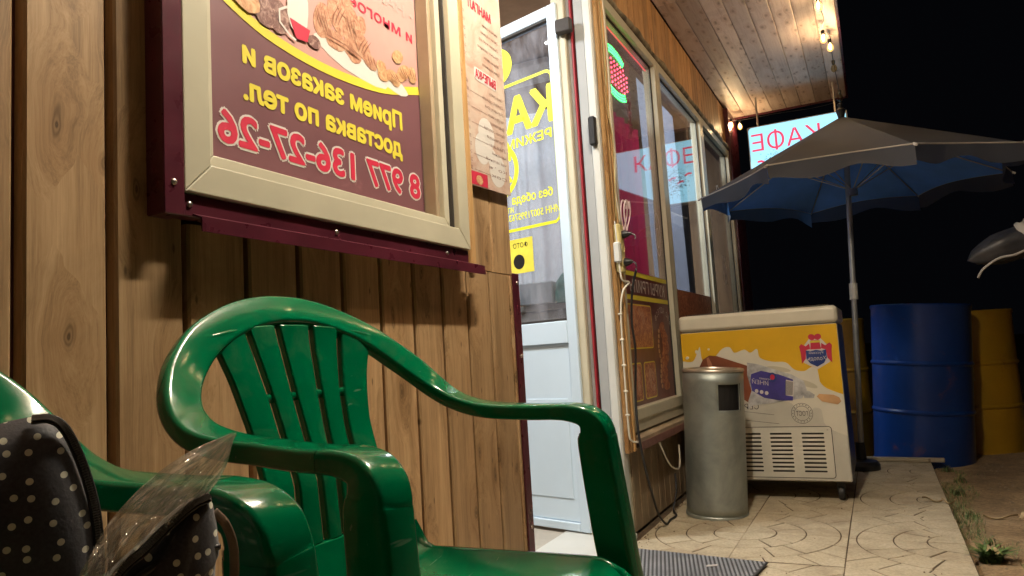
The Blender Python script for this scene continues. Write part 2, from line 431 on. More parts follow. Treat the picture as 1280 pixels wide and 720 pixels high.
# cast concrete paving slabs with a fan pattern in relief
m, nt, b = new_mat('yellowish concrete slab'); v = coords(nt)
tc = nt.nodes.new('ShaderNodeTexCoord'); oi = nt.nodes.new('ShaderNodeObjectInfo')
c1 = ramp(nt, noise_t(nt, v, 6.0, 6, 0.65), [(0.28, (0.34, 0.27, 0.18)), (0.5, (0.48, 0.40, 0.27)), (0.75, (0.57, 0.49, 0.35))])
c2 = ramp(nt, noise_t(nt, v, 90.0, 4, 0.7), [(0.3, (0.72, 0.72, 0.72)), (0.65, (1.05, 1.05, 1.05))])
cc = mixc(nt, 1.0, c1, c2, 'MULTIPLY')
st = ramp_v(nt, noise_t(nt, v, 2.2, 4, 0.6, 1.0), 0.55, 0.8)
cc = mixc(nt, math_n(nt, 'MULTIPLY', st, 0.45), cc, (0.22, 0.15, 0.085))
nt.links.new(cc, b.inputs['Base Color']); b.inputs['Roughness'].default_value = 0.72
bump(nt, b, noise_t(nt, v, 120.0, 4, 0.7), 0.5, 0.0012); M['slab'] = m
M['slab_joint'] = plain('dark brown groove', (0.10, 0.065, 0.035), 0.95, 0, 0.3, 20, 0.4)  # darker brown in the joints and relief grooves
def clip_sq(poly, s):
    for ax, lim, sg in ((0, 0, 1), (0, s, -1), (1, 0, 1), (1, s, -1)):
        out = []
        for i in range(len(poly)):
            a, b2 = poly[i-1], poly[i]; da, db = (a[ax]-lim)*sg, (b2[ax]-lim)*sg
            if (da >= 0) != (db >= 0):
                t = da/(da-db); out.append((a[0]+(b2[0]-a[0])*t, a[1]+(b2[1]-a[1])*t))
            if db >= 0: out.append(b2)
        poly = out
        if not poly: return []
    return poly
def slab_mesh(seed):
    rnd = random.Random(seed); S = 0.3965; mb = MB()
    mb.use(M['slab_joint']); mb.box(0, S, 0, S, -0.05, -0.0026); mb.use(M['slab'])
    radii = [0.0, 0.125, 0.24, 0.37, 0.60]; counts = [1, 3, 4, 5]
    for k in range(4):
        r0, r1 = radii[k]+(0.0027 if k else 0), radii[k+1]-0.0027; n = counts[k]
        cuts = [0]+[(i + rnd.uniform(-0.18, 0.18))*pi/2/n for i in range(1, n)]+[pi/2]
        for i in range(n):
            g0 = 0.0026/max(r0, 0.03); a0, a1 = cuts[i]+(g0 if i else 0), cuts[i+1]-(g0 if i < n-1 else 0)
            st_ = 7; jag = rnd.uniform(-0.006, 0.006)
            outer = [(r1*cos(a0+(a1-a0)*j/st_), r1*sin(a0+(a1-a0)*j/st_)) for j in range(st_+1)]
            inner = [(r0*cos(a1-(a1-a0)*j/st_), r0*sin(a1-(a1-a0)*j/st_)) for j in range(st_+1)] if r0 > 0.001 else [(0, 0)]
            p = clip_sq(outer+inner, S)
            if len(p) < 3: continue
            q = []
            for pt in p:
                if not q or math.hypot(pt[0]-q[-1][0], pt[1]-q[-1][1]) > 0.0012: q.append(pt)
            if math.hypot(q[0][0]-q[-1][0], q[0][1]-q[-1][1]) < 0.0012: q.pop()
            if len(q) < 3: continue
            cx, cy = sum(t[0] for t in q)/len(q), sum(t[1] for t in q)/len(q)
            dz = rnd.uniform(-0.0006, 0.0006); sh = 0.0022; nq = len(q); ins = []
            for t in q:
                d = math.hypot(t[0]-cx, t[1]-cy) or 1; ins.append((t[0]+(cx-t[0])/d*sh, t[1]+(cy-t[1])/d*sh))
            vv = [(t[0], t[1], -0.0027) for t in q]+[(t[0], t[1], -0.0010+dz) for t in q]+[(t[0], t[1], dz) for t in ins]
            mb.add(vv, [(a, (a+1) % nq, nq+(a+1) % nq, nq+a) for a in range(nq)]+[(nq+a, nq+(a+1) % nq, 2*nq+(a+1) % nq, 2*nq+a) for a in range(nq)]+[tuple(range(2*nq, 3*nq))])
    vs2 = [(x-S/2, y-S/2, z) for x, y, z in mb.v]; mb.v = vs2
    me = bpy.data.meshes.new('paving_slab'); me.from_pydata(mb.v, [], mb.f)
    for mm in mb.mats: me.materials.append(mm)
    me.polygons.foreach_set('material_index', mb.m); me.update(); return me
mb = MB(); mb.box(-1.02, 0.226, -1.2, 5.225, -0.07, -0.004)
pav = mb.build('pavement', M['slab_joint']); tag(pav, 'pavement of yellowish fan patterned slabs along the cafe', None, None, 'structure')
slabs = [slab_mesh(i) for i in range(3)]
for i in range(3):
    for j in range(16):
        y0 = 5.22-0.4*(j+1)
        rz = {(0, 0): 0, (1, 0): pi/2, (1, 1): pi, (0, 1): -pi/2}[((i+1) % 2, j % 2)]
        inst('paving_slab', slabs[random.randrange(3)], pav, (-0.975+0.4*i+0.2, y0+0.2, random.uniform(-0.002, 0.002)), (random.uniform(-0.004, 0.004), random.uniform(-0.004, 0.004), rz))

# ================================================================== THE CAFE
cafe = empty('cafe_building', (-1.0, 2.0, 0))
tag(cafe, 'plank clad roadside cafe with open white door, long windows and boarded canopy', 'cafe')
XW = -1.0
def P(mbuild, name, mat, parent=cafe, smooth=False):
    o = mbuild.build(name, mat, None, smooth)
    o.parent = parent; o.matrix_parent_inverse = Matrix.Translation(-Vector(parent.location)) if parent.type == 'EMPTY' else Matrix()
    return o
def place(name, me, loc, parent=cafe, rot=(0, 0, 0)):
    o = inst(name, me, parent); o.location = Vector(loc)-Vector(parent.location) if parent.type == 'EMPTY' else loc
    o.rotation_euler = rot; return o
def plank_mesh(w, l, t, mat, ax=2, lip=0.010, ch=0.004):
    """one board lying with its face to +x: w along y, length along z (or, for the ceiling, rotated when built)"""
    mb = MB(); prof = [(0, 0), (0, w), (t-ch, w), (t, w-ch), (t, ch), (t-ch, 0)]
    mb.prism(prof, 2, 0, l)
    if ax == 'c':       # ceiling board: width x, length y, face down
        mb.v = [(v[1], v[2], -v[0]) for v in mb.v]
    me = bpy.data.meshes.new('plank'); me.from_pydata(mb.v, [], mb.f); me.materials.append(mat)
    bm = bmesh.new(); bm.from_mesh(me); bmesh.ops.recalc_face_normals(bm, faces=bm.faces); bm.to_mesh(me); bm.free(); return me
# core of the wall: its face is what one sees in the grooves
mb = MB()
mb.box(-1.14, -1.022, -1.6, 0.79, 0, 2.86); mb.box(-1.14, -1.022, 0.79, 1.68, 0, 1.105); mb.box(-1.14, -1.022, 0.79, 1.68, 2.2, 2.86)
mb.box(-1.14, -1.022, 1.68, 2.035, 0, 2.86); mb.box(-1.14, -1.022, 2.035, 3.08, 2.62, 2.86)
mb.box(-1.14, -1.022, 3.08, 6.80, 0, 0.39); mb.box(-1.14, -1.022, 3.08, 6.80, 2.47, 2.86)
P(mb, 'wall_core', M['groove'])
# left wall boards, 0.131 m pitch
g0 = 0.55-0.131*15
full = plank_mesh(0.117, 2.845, 0.022, M['plank']); low = plank_mesh(0.120, 1.052, 0.022, M['plank']); up = plank_mesh(0.126, 1.79, 0.024, M['plank'])
for k in range(17):
    y = g0+0.131*k+0.008
    if y < -1.6 or y > 0.72: continue
    place('plank', full, (-1.022, y, 0.0))
for k in range(10):
    y = 0.812+0.131*k+0.004 if k < 9 else 1.991
    if y > 1.95: continue
    place('plank', low, (-1.022, y, 0.0))
lastp = plank_mesh(0.034, 1.052, 0.022, M['plank'])
place('plank', lastp, (-1.022, 1.994, 0.0))
for k, y in enumerate((1.768, 1.897)): place('plank', up, (-1.028, y, 1.056))
# burgundy corner cover beside the door opening, with its screws
mb = MB(); mb.bbox(-1.15, -0.994, 2.028, 2.044, 0.0, 1.06, 0.002); mb.bbox(-0.9985, -0.9925, 2.003, 2.044, 0.0, 1.0595, 0.002)
corner = P(mb, 'corner_trim', M['burgundy'])
def screw_mesh():
    mb = MB(); mb.lathe([(0.0055, 0), (0.0055, 0.001), (0.0042, 0.0028), (0.002, 0.0036), (0, 0.0037)], n=12, ax=0)
    me = bpy.data.meshes.new('screw'); me.from_pydata(mb.v, [], mb.f); me.materials.append(M['steel']); me.polygons.foreach_set('use_smooth', [True]*len(me.polygons)); return me
SCREW = screw_mesh()
for z in (0.28, 0.62, 0.80, 1.03): inst('screw', SCREW, corner, (-0.9925, 2.028, z))
# poster window in the left wall: metal side cover, frame, flashing
mb = MB(); mb.bbox(-1.0, -0.958, 0.740, 0.7785, 1.053, 2.25, 0.002)
sc = P(mb, 'side_cover', M['burgundy'])
inst('screw', SCREW, sc, (-0.958, 0.758, 1.105)); inst('screw', SCREW, sc, (-0.958, 0.758, 1.75))
mb = MB(); mb.bbox(-0.9985, -0.968, 0.781, 1.690, 1.056, 1.094, 0.002)
fl = P(mb, 'flashing', M['burgundy'])
mb = MB(); mb.prism([(-0.968, 1.062), (-0.948, 1.054), (-0.946, 1.0545), (-0.946, 1.030), (-0.948, 1.030), (-0.9495, 1.0515), (-0.968, 1.059)], 1, 0.80, 1.74)
d = mb.build('drip_edge', M['burgundy'], fl)
for y in (0.794, 1.15, 1.58): inst('screw', SCREW, fl, (-0.968, y, 1.076))
z0, z1, yl, yr = 1.095, 2.2, 0.78, 1.690
wf = empty('window', (-1.0, 1.27, 1.104)); wf.parent = cafe; wf.location = Vector((-1.0, 1.27, 1.104))-Vector(cafe.location)
def sub(mb, name, mat, loc, parent, smooth=False):
    mb.v = [(v[0]-loc[0], v[1]-loc[1], v[2]-loc[2]) for v in mb.v]
    return mb.build(name, mat, parent, smooth)
WL = (-1.0, 1.27, 1.104)
def mitred(x0, x1, ya, yb, za, zb, w, mat, name, loc, parent):
    """four mitred frame bars, each a part with the name given"""
    A = [(ya, za), (yb, za), (yb, zb), (ya, zb)]; B = [(ya+w, za+w), (yb-w, za+w), (yb-w, zb-w), (ya+w, zb-w)]
    g = 0.0006
    for i in range(4):
        mb = MB()
        a0, a1, b1, b0 = A[i], A[(i+1) % 4], B[(i+1) % 4], B[i]
        dx, dy = a1[0]-a0[0], a1[1]-a0[1]; l = math.hypot(dx, dy); dx, dy = dx/l*g, dy/l*g
        q = [(a0[0]+dx, a0[1]+dy), (a1[0]-dx, a1[1]-dy), (b1[0]-dx, b1[1]-dy), (b0[0]+dx, b0[1]+dy)]
        mb.prism(q, 0, x0, x1)
        o = sub(mb, name, mat, loc, parent); bevel(o, 0.002, 2)
    return o
mitred(-1.06, -0.960, yl, yr, z0, z1, 0.0525, M['cream'], 'frame_bar', WL, wf)
mitred(-1.058, -0.975, yl+0.0527, yr-0.0527, z0+0.0527, z1-0.0527, 0.004, M['dark_gap'], 'gap_strip', WL, wf)
mitred(-1.058, -0.987, yl+0.057, yr-0.057, z0+0.057, z1-0.057, 0.024, M['cream'], 'sash_bar', WL, wf)
mb = MB(); mb.bbox(-1.038, -1.000, yr-0.098, yr-0.0815, z0+0.083, z1-0.083, 0.002); sub(mb, 'bead', M['tan'], WL, wf)
mb = MB(); mb.bbox(-1.03, -0.985, 1.737, 1.765, 1.06, 2.84, 0.003); P(mb, 'edge_strip', M['strip_wood'])

# boards above and below the long windows
hd = plank_mesh(0.098, 0.36, 0.020, M['plank_header']); sk = plank_mesh(0.098, 0.345, 0.018, M['plank_low'])
for k in range(37):
    place('plank', hd, (-1.022, 3.085+0.1*k, 2.488))
for k in range(10): place('plank', hd, (-1.022, 2.04+0.1045*k, 2.62), rot=(0, 0, 0)).scale = (1, 1, 0.63)
for k in range(37): place('plank', sk, (-1.025, 3.085+0.1*k, 0.012))
# canopy: ceiling boards in rows, fascia and roof
cb_ = [plank_mesh(0.1195, L, 0.018, M['ceiling'], 'c') for L in (4.1, 3.85, 2.7)]
for k in range(8):
    x = -1.0+0.1215*k; rz0 = (k*7) % 3; y = -1.2; ls = [(4.1, 0), (3.85, 1)] if k % 2 else [(2.7, 2), (2.7, 2), (2.55, 2)]
    for L, i in ls:
        L2 = min(L, 6.745-y-0.002)
        o = place('ceiling_plank', cb_[i], (x, y, 2.878)); o.scale = (1, L2/[4.1, 3.85, 2.7][i], 1); y += L2+0.003
mb = MB(); mb.box(-1.3, -0.018, -1.25, 6.76, 2.882, 2.93); P(mb, 'canopy_roof', M['burgundy'])
mb = MB(); mb.bbox(-0.028, -0.014, -1.22, 6.76, 2.845, 2.881, 0.002); mb.bbox(-1.0, -0.03, 6.748, 6.76, 2.845, 2.881, 0.002); P(mb, 'fascia', M['burgundy'])
# rough foam line over the window head
mb = MB(); path = catmull([(-0.992+random.uniform(-.004, .004), 3.07+0.12*i, 2.478+random.uniform(-.006, .006)) for i in range(31)], 5)
mb.tube(path, [0.019+0.007*noise.noise(p*14) for p in path], 8); P(mb, 'foam_line', M['foam'], smooth='all')
# corner post at the far end
mb = MB(); mb.bbox(-1.06, -0.965, 6.34, 6.80, 0.0, 2.84, 0.004); P(mb, 'corner_post', M['burgundy'])
# sill flashing under the long windows
mb = MB(); mb.prism([(-1.02, 0.43), (-0.955, 0.412), (-0.953, 0.372), (-0.957, 0.372), (-0.959, 0.404), (-1.02, 0.40)], 1, 3.075, 6.34)
P(mb, 'flashing', plain('cream and wine sill flashing', (0.40, 0.30, 0.20), 0.4, 0, 0.35, 3, 0.1))
mb = MB(); mb.bbox(-0.9525, -0.949, 3.08, 6.33, 0.362, 0.398, 0.001); P(mb, 'flashing_edge', plain('faded wine metal', (0.22, 0.10, 0.085), 0.5, 0, 0.3, 4))
# three windows
def window(y0, y1, name_l=None):
    loc = (-1.02, (y0+y1)/2, 0.432); w = empty('window'); w.parent = cafe; w.location = Vector(loc)-Vector(cafe.location)
    f = mitred(-1.055, -0.985, y0, y1, 0.432, 2.457, 0.05, M['cream'], 'frame', loc, w)
    mb = MB(); mb.bbox(-1.03, -0.978, y0+0.05, y1-0.05, 0.4825, 0.535, 0.003); sub(mb, 'bottom_rail', M['cream'], loc, w)
    mb = MB(); mb.box(-1.024, -1.018, y0+0.0505, y1-0.0505, 0.5355, 2.4065); sub(mb, 'pane', M['glass'], loc, w)
    mb = MB(); mb.bbox(-1.017, -1.010, y0+0.0505, y1-0.0505, 2.396, 2.4065, 0.001); mb.bbox(-1.017, -1.010, y0+0.0505, y0+0.058, 0.5355, 2.395, 0.001); mb.bbox(-1.017, -1.010, y1-0.058, y1-0.0505, 0.5355, 2.395, 0.001)
    sub(mb, 'seal', M['dark_gap'], loc, w)
    return w, loc
w1, L1 = window(3.085, 4.025); w2, L2_ = window(4.03, 5.215); w3, L3 = window(5.22, 6.335)

# ---- door: leaf opens inwards, hinged at the far jamb
hx, hy = -1.165, 2.945
dd = Vector((-0.964, 0.266, 0)); dn = Vector((-0.266, -0.964, 0))
door = empty('door', (hx, hy, 0.03)); door.parent = cafe; door.location = Vector((hx, hy, 0.03))-Vector(cafe.location)
door['label'] = 'open white glazed door with yellow lettering'
def dfr(s, z, o): p = dd*s + dn*o; return (p.x, p.y, z-0.03)
def dbox(mb, s0, s1, z0, z1, o0, o1, b=0.003):
    t = MB(); t.bbox(s0, s1, o0, o1, z0, z1, b); return mb.add([dfr(v[0], v[2], v[1]) for v in t.v], t.f)
mb = MB(); dbox(mb, 0.0, 0.052, 0.03, 2.40, -0.06, 0); mb.build('stile', M['door_white'], door); mb = MB(); dbox(mb, 0.80, 0.852, 0.03, 2.40, -0.06, 0); mb.build('stile', M['door_white'], door)
for za, zb in ((2.345, 2.40), (0.845, 0.945), (0.03, 0.065)): mb = MB(); dbox(mb, 0.053, 0.799, za, zb, -0.06, 0.0); mb.build('rail', M['door_white'], door)
mb = MB(); dbox(mb, 0.053, 0.799, 0.066, 0.844, -0.04, -0.014); mb.build('lower_panel', M['door_white'], door)
mb = MB(); dbox(mb, 0.085, 0.767, 0.165, 0.60, -0.0145, -0.010, 0.004); mb.build('raised_panel', M['door_white'], door)
mb = MB(); dbox(mb, 0.0535, 0.7985, 0.946, 2.344, -0.032, -0.026, 0.0005); dp = mb.build('pane', M['glass_door'], door)
mb = MB(); dbox(mb, 0.0535, 0.7985, 2.334, 2.3445, -0.025, -0.004, 0.001); dbox(mb, 0.0535, 0.7985, 0.9455, 0.956, -0.025, -0.004, 0.001); mb.build('seal', M['dark_gap'], door)
mb = MB(); dbox(mb, 0.81, 0.835, 0.98, 1.10, 0, 0.012, 0.004); mb.add(*(lambda t: ([dfr(v[0], v[2], v[1]) for v in t.v], t.f))(MB().tube([(0.822, 0.012, 1.04), (0.822, 0.045, 1.04), (0.80, 0.05, 1.04), (0.72, 0.05, 1.04)], 0.009, 10)))
mb.build('handle', M['white_pvc'], door)
M['decal_y'] = plain('yellow vinyl lettering', (0.74, 0.72, 0.02), 0.5, 0, 0.04)
F_ = lambda u, v, o: dfr(u, v, o-0.025)
def line(par, mat, *a, **k):
    """one line of lettering; heavy letters are drawn a few times, slightly shifted"""
    mb = MB(); hv = k.pop('bold', 0); a = list(a); u0 = a[3]; t0 = k.pop('t', 0.0008)
    st = a[2]*hv*1.0; v0_ = a[4]
    for i in range(6): a[3] = u0+st*cos(i*pi/3); a[4] = v0_+st*sin(i*pi/3); mb.text(*a, t=t0+0.00007*i, **k)
    return mb.build('lettering', mat, par)
for txt, sz, u_, v_, wd_, bo_ in (('КАФЕ', 0.225, 0.068, 1.875, 0.60, 0.045), ('РЕЖИМ', 0.060, 0.085, 1.795, 0.285, 0.03), ('РАБОТЫ', 0.060, 0.40, 1.795, 0.30, 0.03), ('24', 0.20, 0.345, 1.64, 0.16, 0.03), ('без обеда', 0.058, 0.10, 1.525, 0.25, 0.02), ('ИНН 500719957635', 0.046, 0.066, 1.445, 0.33, 0.015), ('ИП', 0.036, 0.345, 1.487, 0.035, 0.015)):
    line(door, M['decal_y'], txt, F_, sz, u_, v_, width=wd_, bold=bo_)
mb = MB()
band(mb, F_, [(0.78, 2.11), (0.10, 2.11)]+[(0.10-0.035*sin(t*pi/8), 2.075+0.035*cos(t*pi/8)) for t in range(5)]+[(0.064, 2.0), (0.063, 1.44), (0.07, 1.415), (0.09, 1.40), (0.78, 1.40)], 0.014)
mb.build('outline', M['decal_y'], door)
mb = MB(); band(mb, F_, ellipse(0.425, 1.70, 0.115, 0.125, 40)+[(0.54, 1.70)], 0.026); mb.build('ring', M['decal_y'], door)
mb = MB(); mb.plate(F_, ellipse(0.425, 2.22, 0.125, 0.10, 40), 0.0006); mb.build('emblem', M['decal_y'], door)
mb = MB(); mb.use(plain('yellow paper notice', (0.72, 0.62, 0.06), 0.7)); mb.plate(F_, [(0.24, 1.19), (0.24, 1.355), (0.40, 1.355), (0.40, 1.19)], 0.0008)
mb.use(M['black']); mb.text('ФОТО', F_, 0.032, 0.268, 1.312, off=0.001, bold=0.01); mb.plate(F_, ellipse(0.33, 1.245, 0.035, 0.035, 20), 0.0006, 0.001)
mb.build('notice', None, door)
# jamb layers of the door opening, seen face on
def jamb(name, x0, x1, y0, y1, z0, z1, mat, b=0.002):
    mb = MB(); mb.bbox(x0, x1, y0, y1, z0, z1, b); return P(mb, name, mat)
jamb('door_jamb', -1.190, -1.127, 2.958, 3.03, 0.02, 2.60, M['cream'], 0.004)
jamb('door_jamb', -1.126, -1.108, 2.985, 3.03, 0.02, 2.60, M['grey_strip'])
jamb('door_jamb', -1.107, -1.098, 2.972, 3.03, 0.02, 2.60, M['red_gasket'])
jamb('door_jamb', -1.097, -1.089, 2.99, 3.03, 0.02, 2.60, M['dark_gap'])
jamb('door_jamb', -1.088, -1.043, 2.975, 3.03, 0.02, 2.60, plain('pale grey profile', (0.34, 0.35, 0.35), 0.35, 0, 0.06, 3), 0.004)
jamb('door_jamb', -1.042, -1.001, 2.962, 3.03, 0.02, 2.60, M['white_pvc'], 0.007)
jamb('door_jamb', -1.190, -1.010, 3.031, 3.075, 0.02, 2.60, M['cream'])
jamb('wood_strip', -1.000, -0.981, 2.985, 3.072, 0.36, 2.47, M['strip_wood'], 0.004)
jamb('wood_strip', -0.9805, -0.974, 3.006, 3.024, 0.36, 2.47, M['strip_wood'], 0.003)
jamb('wood_strip', -0.9805, -0.973, 3.045, 3.072, 0.36, 2.47, M['strip_wood'], 0.003)
jamb('door_closer', -1.16, -1.085, 2.915, 2.954, 2.235, 2.30, M['dark_gap'], 0.006)
jamb('door_sensor', -1.040, -1.008, 2.930, 2.961, 1.70, 1.83, M['black'], 0.006)
jamb('threshold', -1.30, -0.985, 2.05, 3.03, -0.0, 0.024, M['white_pvc'], 0.005)
# room inside
mb = MB(); mb.box(-3.6, -1.145, -0.1, 6.9, -0.03, 0.015); P(mb, 'room_floor', plain('worn lino floor', (0.42, 0.38, 0.32), 0.5))
mb = MB(); mb.box(-3.65, -3.6, -0.1, 6.9, 0, 2.9); mb.box(-3.6, -1.145, 6.85, 6.9, 0, 2.9); mb.box(-3.6, -1.145, -0.15, -0.1, 0, 2.9)
P(mb, 'room_wall', wood('brown room panelling', (0.26, 0.15, 0.07), (0.12, 0.06, 0.03), (0.36, 0.22, 0.11), 2, 0.5))
mb = MB(); mb.box(-3.6, -1.305, -0.1, 6.85, 2.86, 2.88); P(mb, 'room_ceiling', M['room'])
# shelf with net curtain seen through the door glass
mb = MB()
mb.grid(lambda u, v: (-1.23-1.1*u, 3.40+0.010*sin(u*88+sin(u*17)*2)+0.006*sin(u*31), 1.10+0.98*v), 260, 4); P(mb, 'net_curtain', M['net'], smooth='all')
mb = MB(); mb.bbox(-2.3, -1.2, 3.30, 3.46, 1.02, 1.05, 0.004); mb.bbox(-2.3, -1.2, 3.32, 3.44, 0.30, 1.015, 0.004); P(mb, 'shelf', M['cream'])
# window coverings
mb = MB(); mb.grid(lambda u, v: (-1.14+0.012*sin(u*46)+0.005*sin(u*19+1), 3.10+0.93*u, 0.45+1.62*v), 140, 4); P(mb, 'curtain', M['curtain'], smooth='all')
mb = MB(); mb.grid(lambda u, v: (-1.10-0.02*v, 4.06+0.86*u, 1.10+1.30*v), 4, 4); P(mb, 'blind', M['blind'])
mb = MB(); mb.grid(lambda u, v: (-1.35+0.01*sin(u*30), 5.2+1.1*u, 0.5+1.9*v), 60, 3); P(mb, 'curtain', plain('dim blue grey curtain', (0.10, 0.11, 0.15), 0.8), smooth='all')

# things standing on the shelf behind the door glass
mb = MB(); mb.bbox(-0.09, 0.09, -0.05, 0.05, 0, 0.11, 0.004)
tag(mb.build('carton', plain('pale carton', (0.62, 0.64, 0.58), 0.7), loc=(-1.50, 3.32, 1.052)), 'pale carton on the shelf seen through the door glass', 'box')
mb = MB(); rnd = random.Random(2)
def sack(u, v): a = 2*pi*u; r = 0.075*(1-v**2.5)**0.5*(1+0.18*noise.noise(Vector((cos(a)*2, sin(a)*2, v*4)))); return (r*1.2*cos(a), r*0.6*sin(a), 0.16*v)
mb.grid(sack, 24, 12)
tag(mb.build('plastic_sack', plain('mint green plastic sack', (0.25, 0.52, 0.38), 0.3, 0, 0.15, 12, 0.6), smooth='all', loc=(-1.32, 3.30, 1.052)), 'crumpled mint green sack on the shelf behind the door glass', 'sack')
# ================================================================== PRINTS ON THE GLASS AND WALL
def xfr(x, y0, z0, mirror=True, par=(0, 0, 0)):
    """frame on a plane facing +x; u runs towards -y, so that lettering reads mirrored as in the picture"""
    return lambda u, v, o: (x+o-par[0], y0-u-par[1], z0+v-par[2])
M['p_brown'] = plain('printed brown vinyl', (0.13, 0.055, 0.05), 0.45, 0, 0.06, 2, 0.04)
M['p_plum'] = plain('faded plum print', (0.150, 0.062, 0.072), 0.42, 0, 0.10, 1.5, 0.04)
M['p_yellow'] = plain('printed yellow', (0.66, 0.55, 0.05), 0.45, 0, 0.05, 3, 0.03)
M['p_red'] = plain('printed red', (0.50, 0.02, 0.055), 0.45, 0, 0.05, 3, 0.03)
M['p_white'] = plain('printed white', (0.60, 0.56, 0.52), 0.45, 0, 0.04, 3, 0.03)
M['p_pink'] = plain('printed pink', (0.48, 0.26, 0.23), 0.45, 0, 0.12, 2.5, 0.03)
M['p_grey'] = plain('printed grey', (0.36, 0.30, 0.27), 0.45, 0, 0.1, 3, 0.03)
def food(name, a, b_, c_, sc=30):
    m, nt, b = new_mat(name); v = coords(nt)
    n = noise_t(nt, v, sc, 6, 0.65, 1.2)
    nt.links.new(ramp(nt, n, [(0.3, a), (0.48, b_), (0.68, c_)]), b.inputs['Base Color']); b.inputs['Roughness'].default_value = 0.45
    return m
M['f_bun'] = food('printed pastry', (0.22, 0.08, 0.05), (0.42, 0.20, 0.12), (0.56, 0.36, 0.24), 60)
M['f_bun2'] = food('printed golden pastry', (0.34, 0.13, 0.06), (0.50, 0.27, 0.13), (0.60, 0.43, 0.25), 70)
M['f_meat'] = food('printed grilled meat', (0.10, 0.015, 0.01), (0.34, 0.10, 0.045), (0.60, 0.30, 0.14), 45)
M['f_dark'] = food('printed dark still life', (0.05, 0.02, 0.02), (0.17, 0.08, 0.07), (0.45, 0.30, 0.25), 60)
M['f_pink'] = food('printed pink marbling', (0.42, 0.26, 0.20), (0.50, 0.37, 0.30), (0.55, 0.48, 0.40), 9)
# ---- big poster in the left window
loc = (-1.040, 1.2564, 1.1854)
fr = lambda u, v, o: (o, (1.652-u)-1.19, v)         # u from the right end of the poster towards the left, v up from its bottom
mb = MB(); mb.use(M['p_plum']); mb.plate(fr, [(0.142, -0.06), (0.87, -0.06), (0.87, 0.93), (0.142, 0.93)], 0.003, -0.003)
poster = mb.build('advertising_poster', None, None, loc=loc)
poster.scale = (1.0558, 1.0558, 1.0558); tag(poster, 'large plum and pink pastry and drinks poster with mirrored phone number in the window', 'poster')
def yz(y, z): return (1.652-y, z-1.165)
curve = [(0.80, 1.53), (0.866, 1.49), (0.898, 1.472), (0.983, 1.445), (1.091, 1.432), (1.215, 1.432), (1.36, 1.449), (1.508, 1.491)]
cl = [yz(*p) for p in curve]; cl = [(p.x, p.y) for p in catmull([(a, b_, 0) for a, b_ in cl], 6)]
mb = MB(); n_ = len(cl)
vs = [fr(u, v, 0.0004) for u, v in cl]+[fr(u, 0.93, 0.0004) for u, v in cl]
mb.add(vs, [(i, i+1, n_+i+1, n_+i) for i in range(n_-1)]); mb.build('pink_field', M['p_pink'], poster)
mb = MB(); band(mb, fr, cl, 0.020, 0.0009); mb.build('yellow_band', M['p_yellow'], poster)
line(poster, M['p_yellow'], 'Прием заказов и', fr, 0.057, 1.652-1.425-0.0, 1.367-1.165, width=0.495, bold=0.046)
line(poster, M['p_yellow'], 'доставка по тел.', fr, 0.057, 1.652-1.42, 1.298-1.165, width=0.49, bold=0.046)
mb = MB()
for i, (du, dv) in enumerate([(0.0068*cos(a*pi/4), 0.0068*sin(a*pi/4)) for a in range(8)]): mb.text('8 977 136-27-26', fr, 0.082, 1.652-1.490+du, 1.206-1.165+dv, t=0.0005+0.00005*i, width=0.620, bold=0.02)
mb.build('lettering_outline', M['p_white'], poster)
line(poster, M['p_red'], '8 977 136-27-26', fr, 0.082, 1.652-1.490, 1.206-1.165, t=0.0012, width=0.620, bold=0.034)
line(poster, M['p_red'], 'и многое другое', fr, 0.040, 1.652-1.488, 1.610-1.165, t=0.001, width=0.46, bold=0.02)
line(poster, M['p_grey'], '• НАПИТКИ', fr, 0.042, 1.652-1.497, 1.668-1.165, t=0.001, width=0.32, bold=0.02); line(poster, M['p_grey'], '• КОФЕ', fr, 0.042, 1.652-1.497, 1.728-1.165, t=0.001, bold=0.02)
cnt_ = [0.0005]
def nxt():
    cnt_[0] += 0.00011; return cnt_[0]
mb = MB()
def buns(mat, lst):
    mb.use(mat)
    for i, (y, z, a, b_, r) in enumerate(lst):
        u, v = yz(y, z); pts = ellipse(u, v, a, b_, 14, r); pts = [(p[0]+0.003*noise.noise(Vector((p[0]*70, p[1]*70, i))), p[1]+0.003*noise.noise(Vector((p[0]*70, p[1]*70, i+9)))) for p in pts]
        mb.plate(fr, pts, 0.0003, nxt())
buns(M['p_white'], [(1.25, 1.478, 0.13, 0.030, 0.12), (1.39, 1.478, 0.07, 0.02, 0.2)])
buns(M['f_bun'], [(1.15, 1.535, 0.028, 0.042, .3), (1.20, 1.565, 0.03, 0.045, -.4), (1.245, 1.555, 0.028, 0.05, .2), (1.19, 1.505, 0.034, 0.022, 0), (1.245, 1.50, 0.032, 0.022, .4), (1.285, 1.525, 0.024, 0.036, -.5), (1.31, 1.50, 0.025, 0.018, .3), (1.225, 1.60, 0.03, 0.03, 0), (1.275, 1.57, 0.02, 0.03, 0.5)])
buns(M['f_bun2'], [(1.40, 1.490, 0.028, 0.018, .2), (1.36, 1.485, 0.026, 0.016, -.3), (1.44, 1.515, 0.034, 0.018, -.7), (1.48, 1.522, 0.018, 0.022, .3), (1.42, 1.550, 0.024, 0.016, -.4), (1.35, 1.50, 0.02, 0.016, 0)])
buns(M['f_dark'], [(0.99, 1.50, 0.040, 0.045, .2), (1.02, 1.49, 0.03, 0.035, 0), (1.12, 1.475, 0.020, 0.014, 0), (0.955, 1.54, 0.04, 0.05, 0)])
buns(M['p_white'], [(1.075, 1.53, 0.030, 0.060, .1), (1.065, 1.585, 0.028, 0.03, 0)])
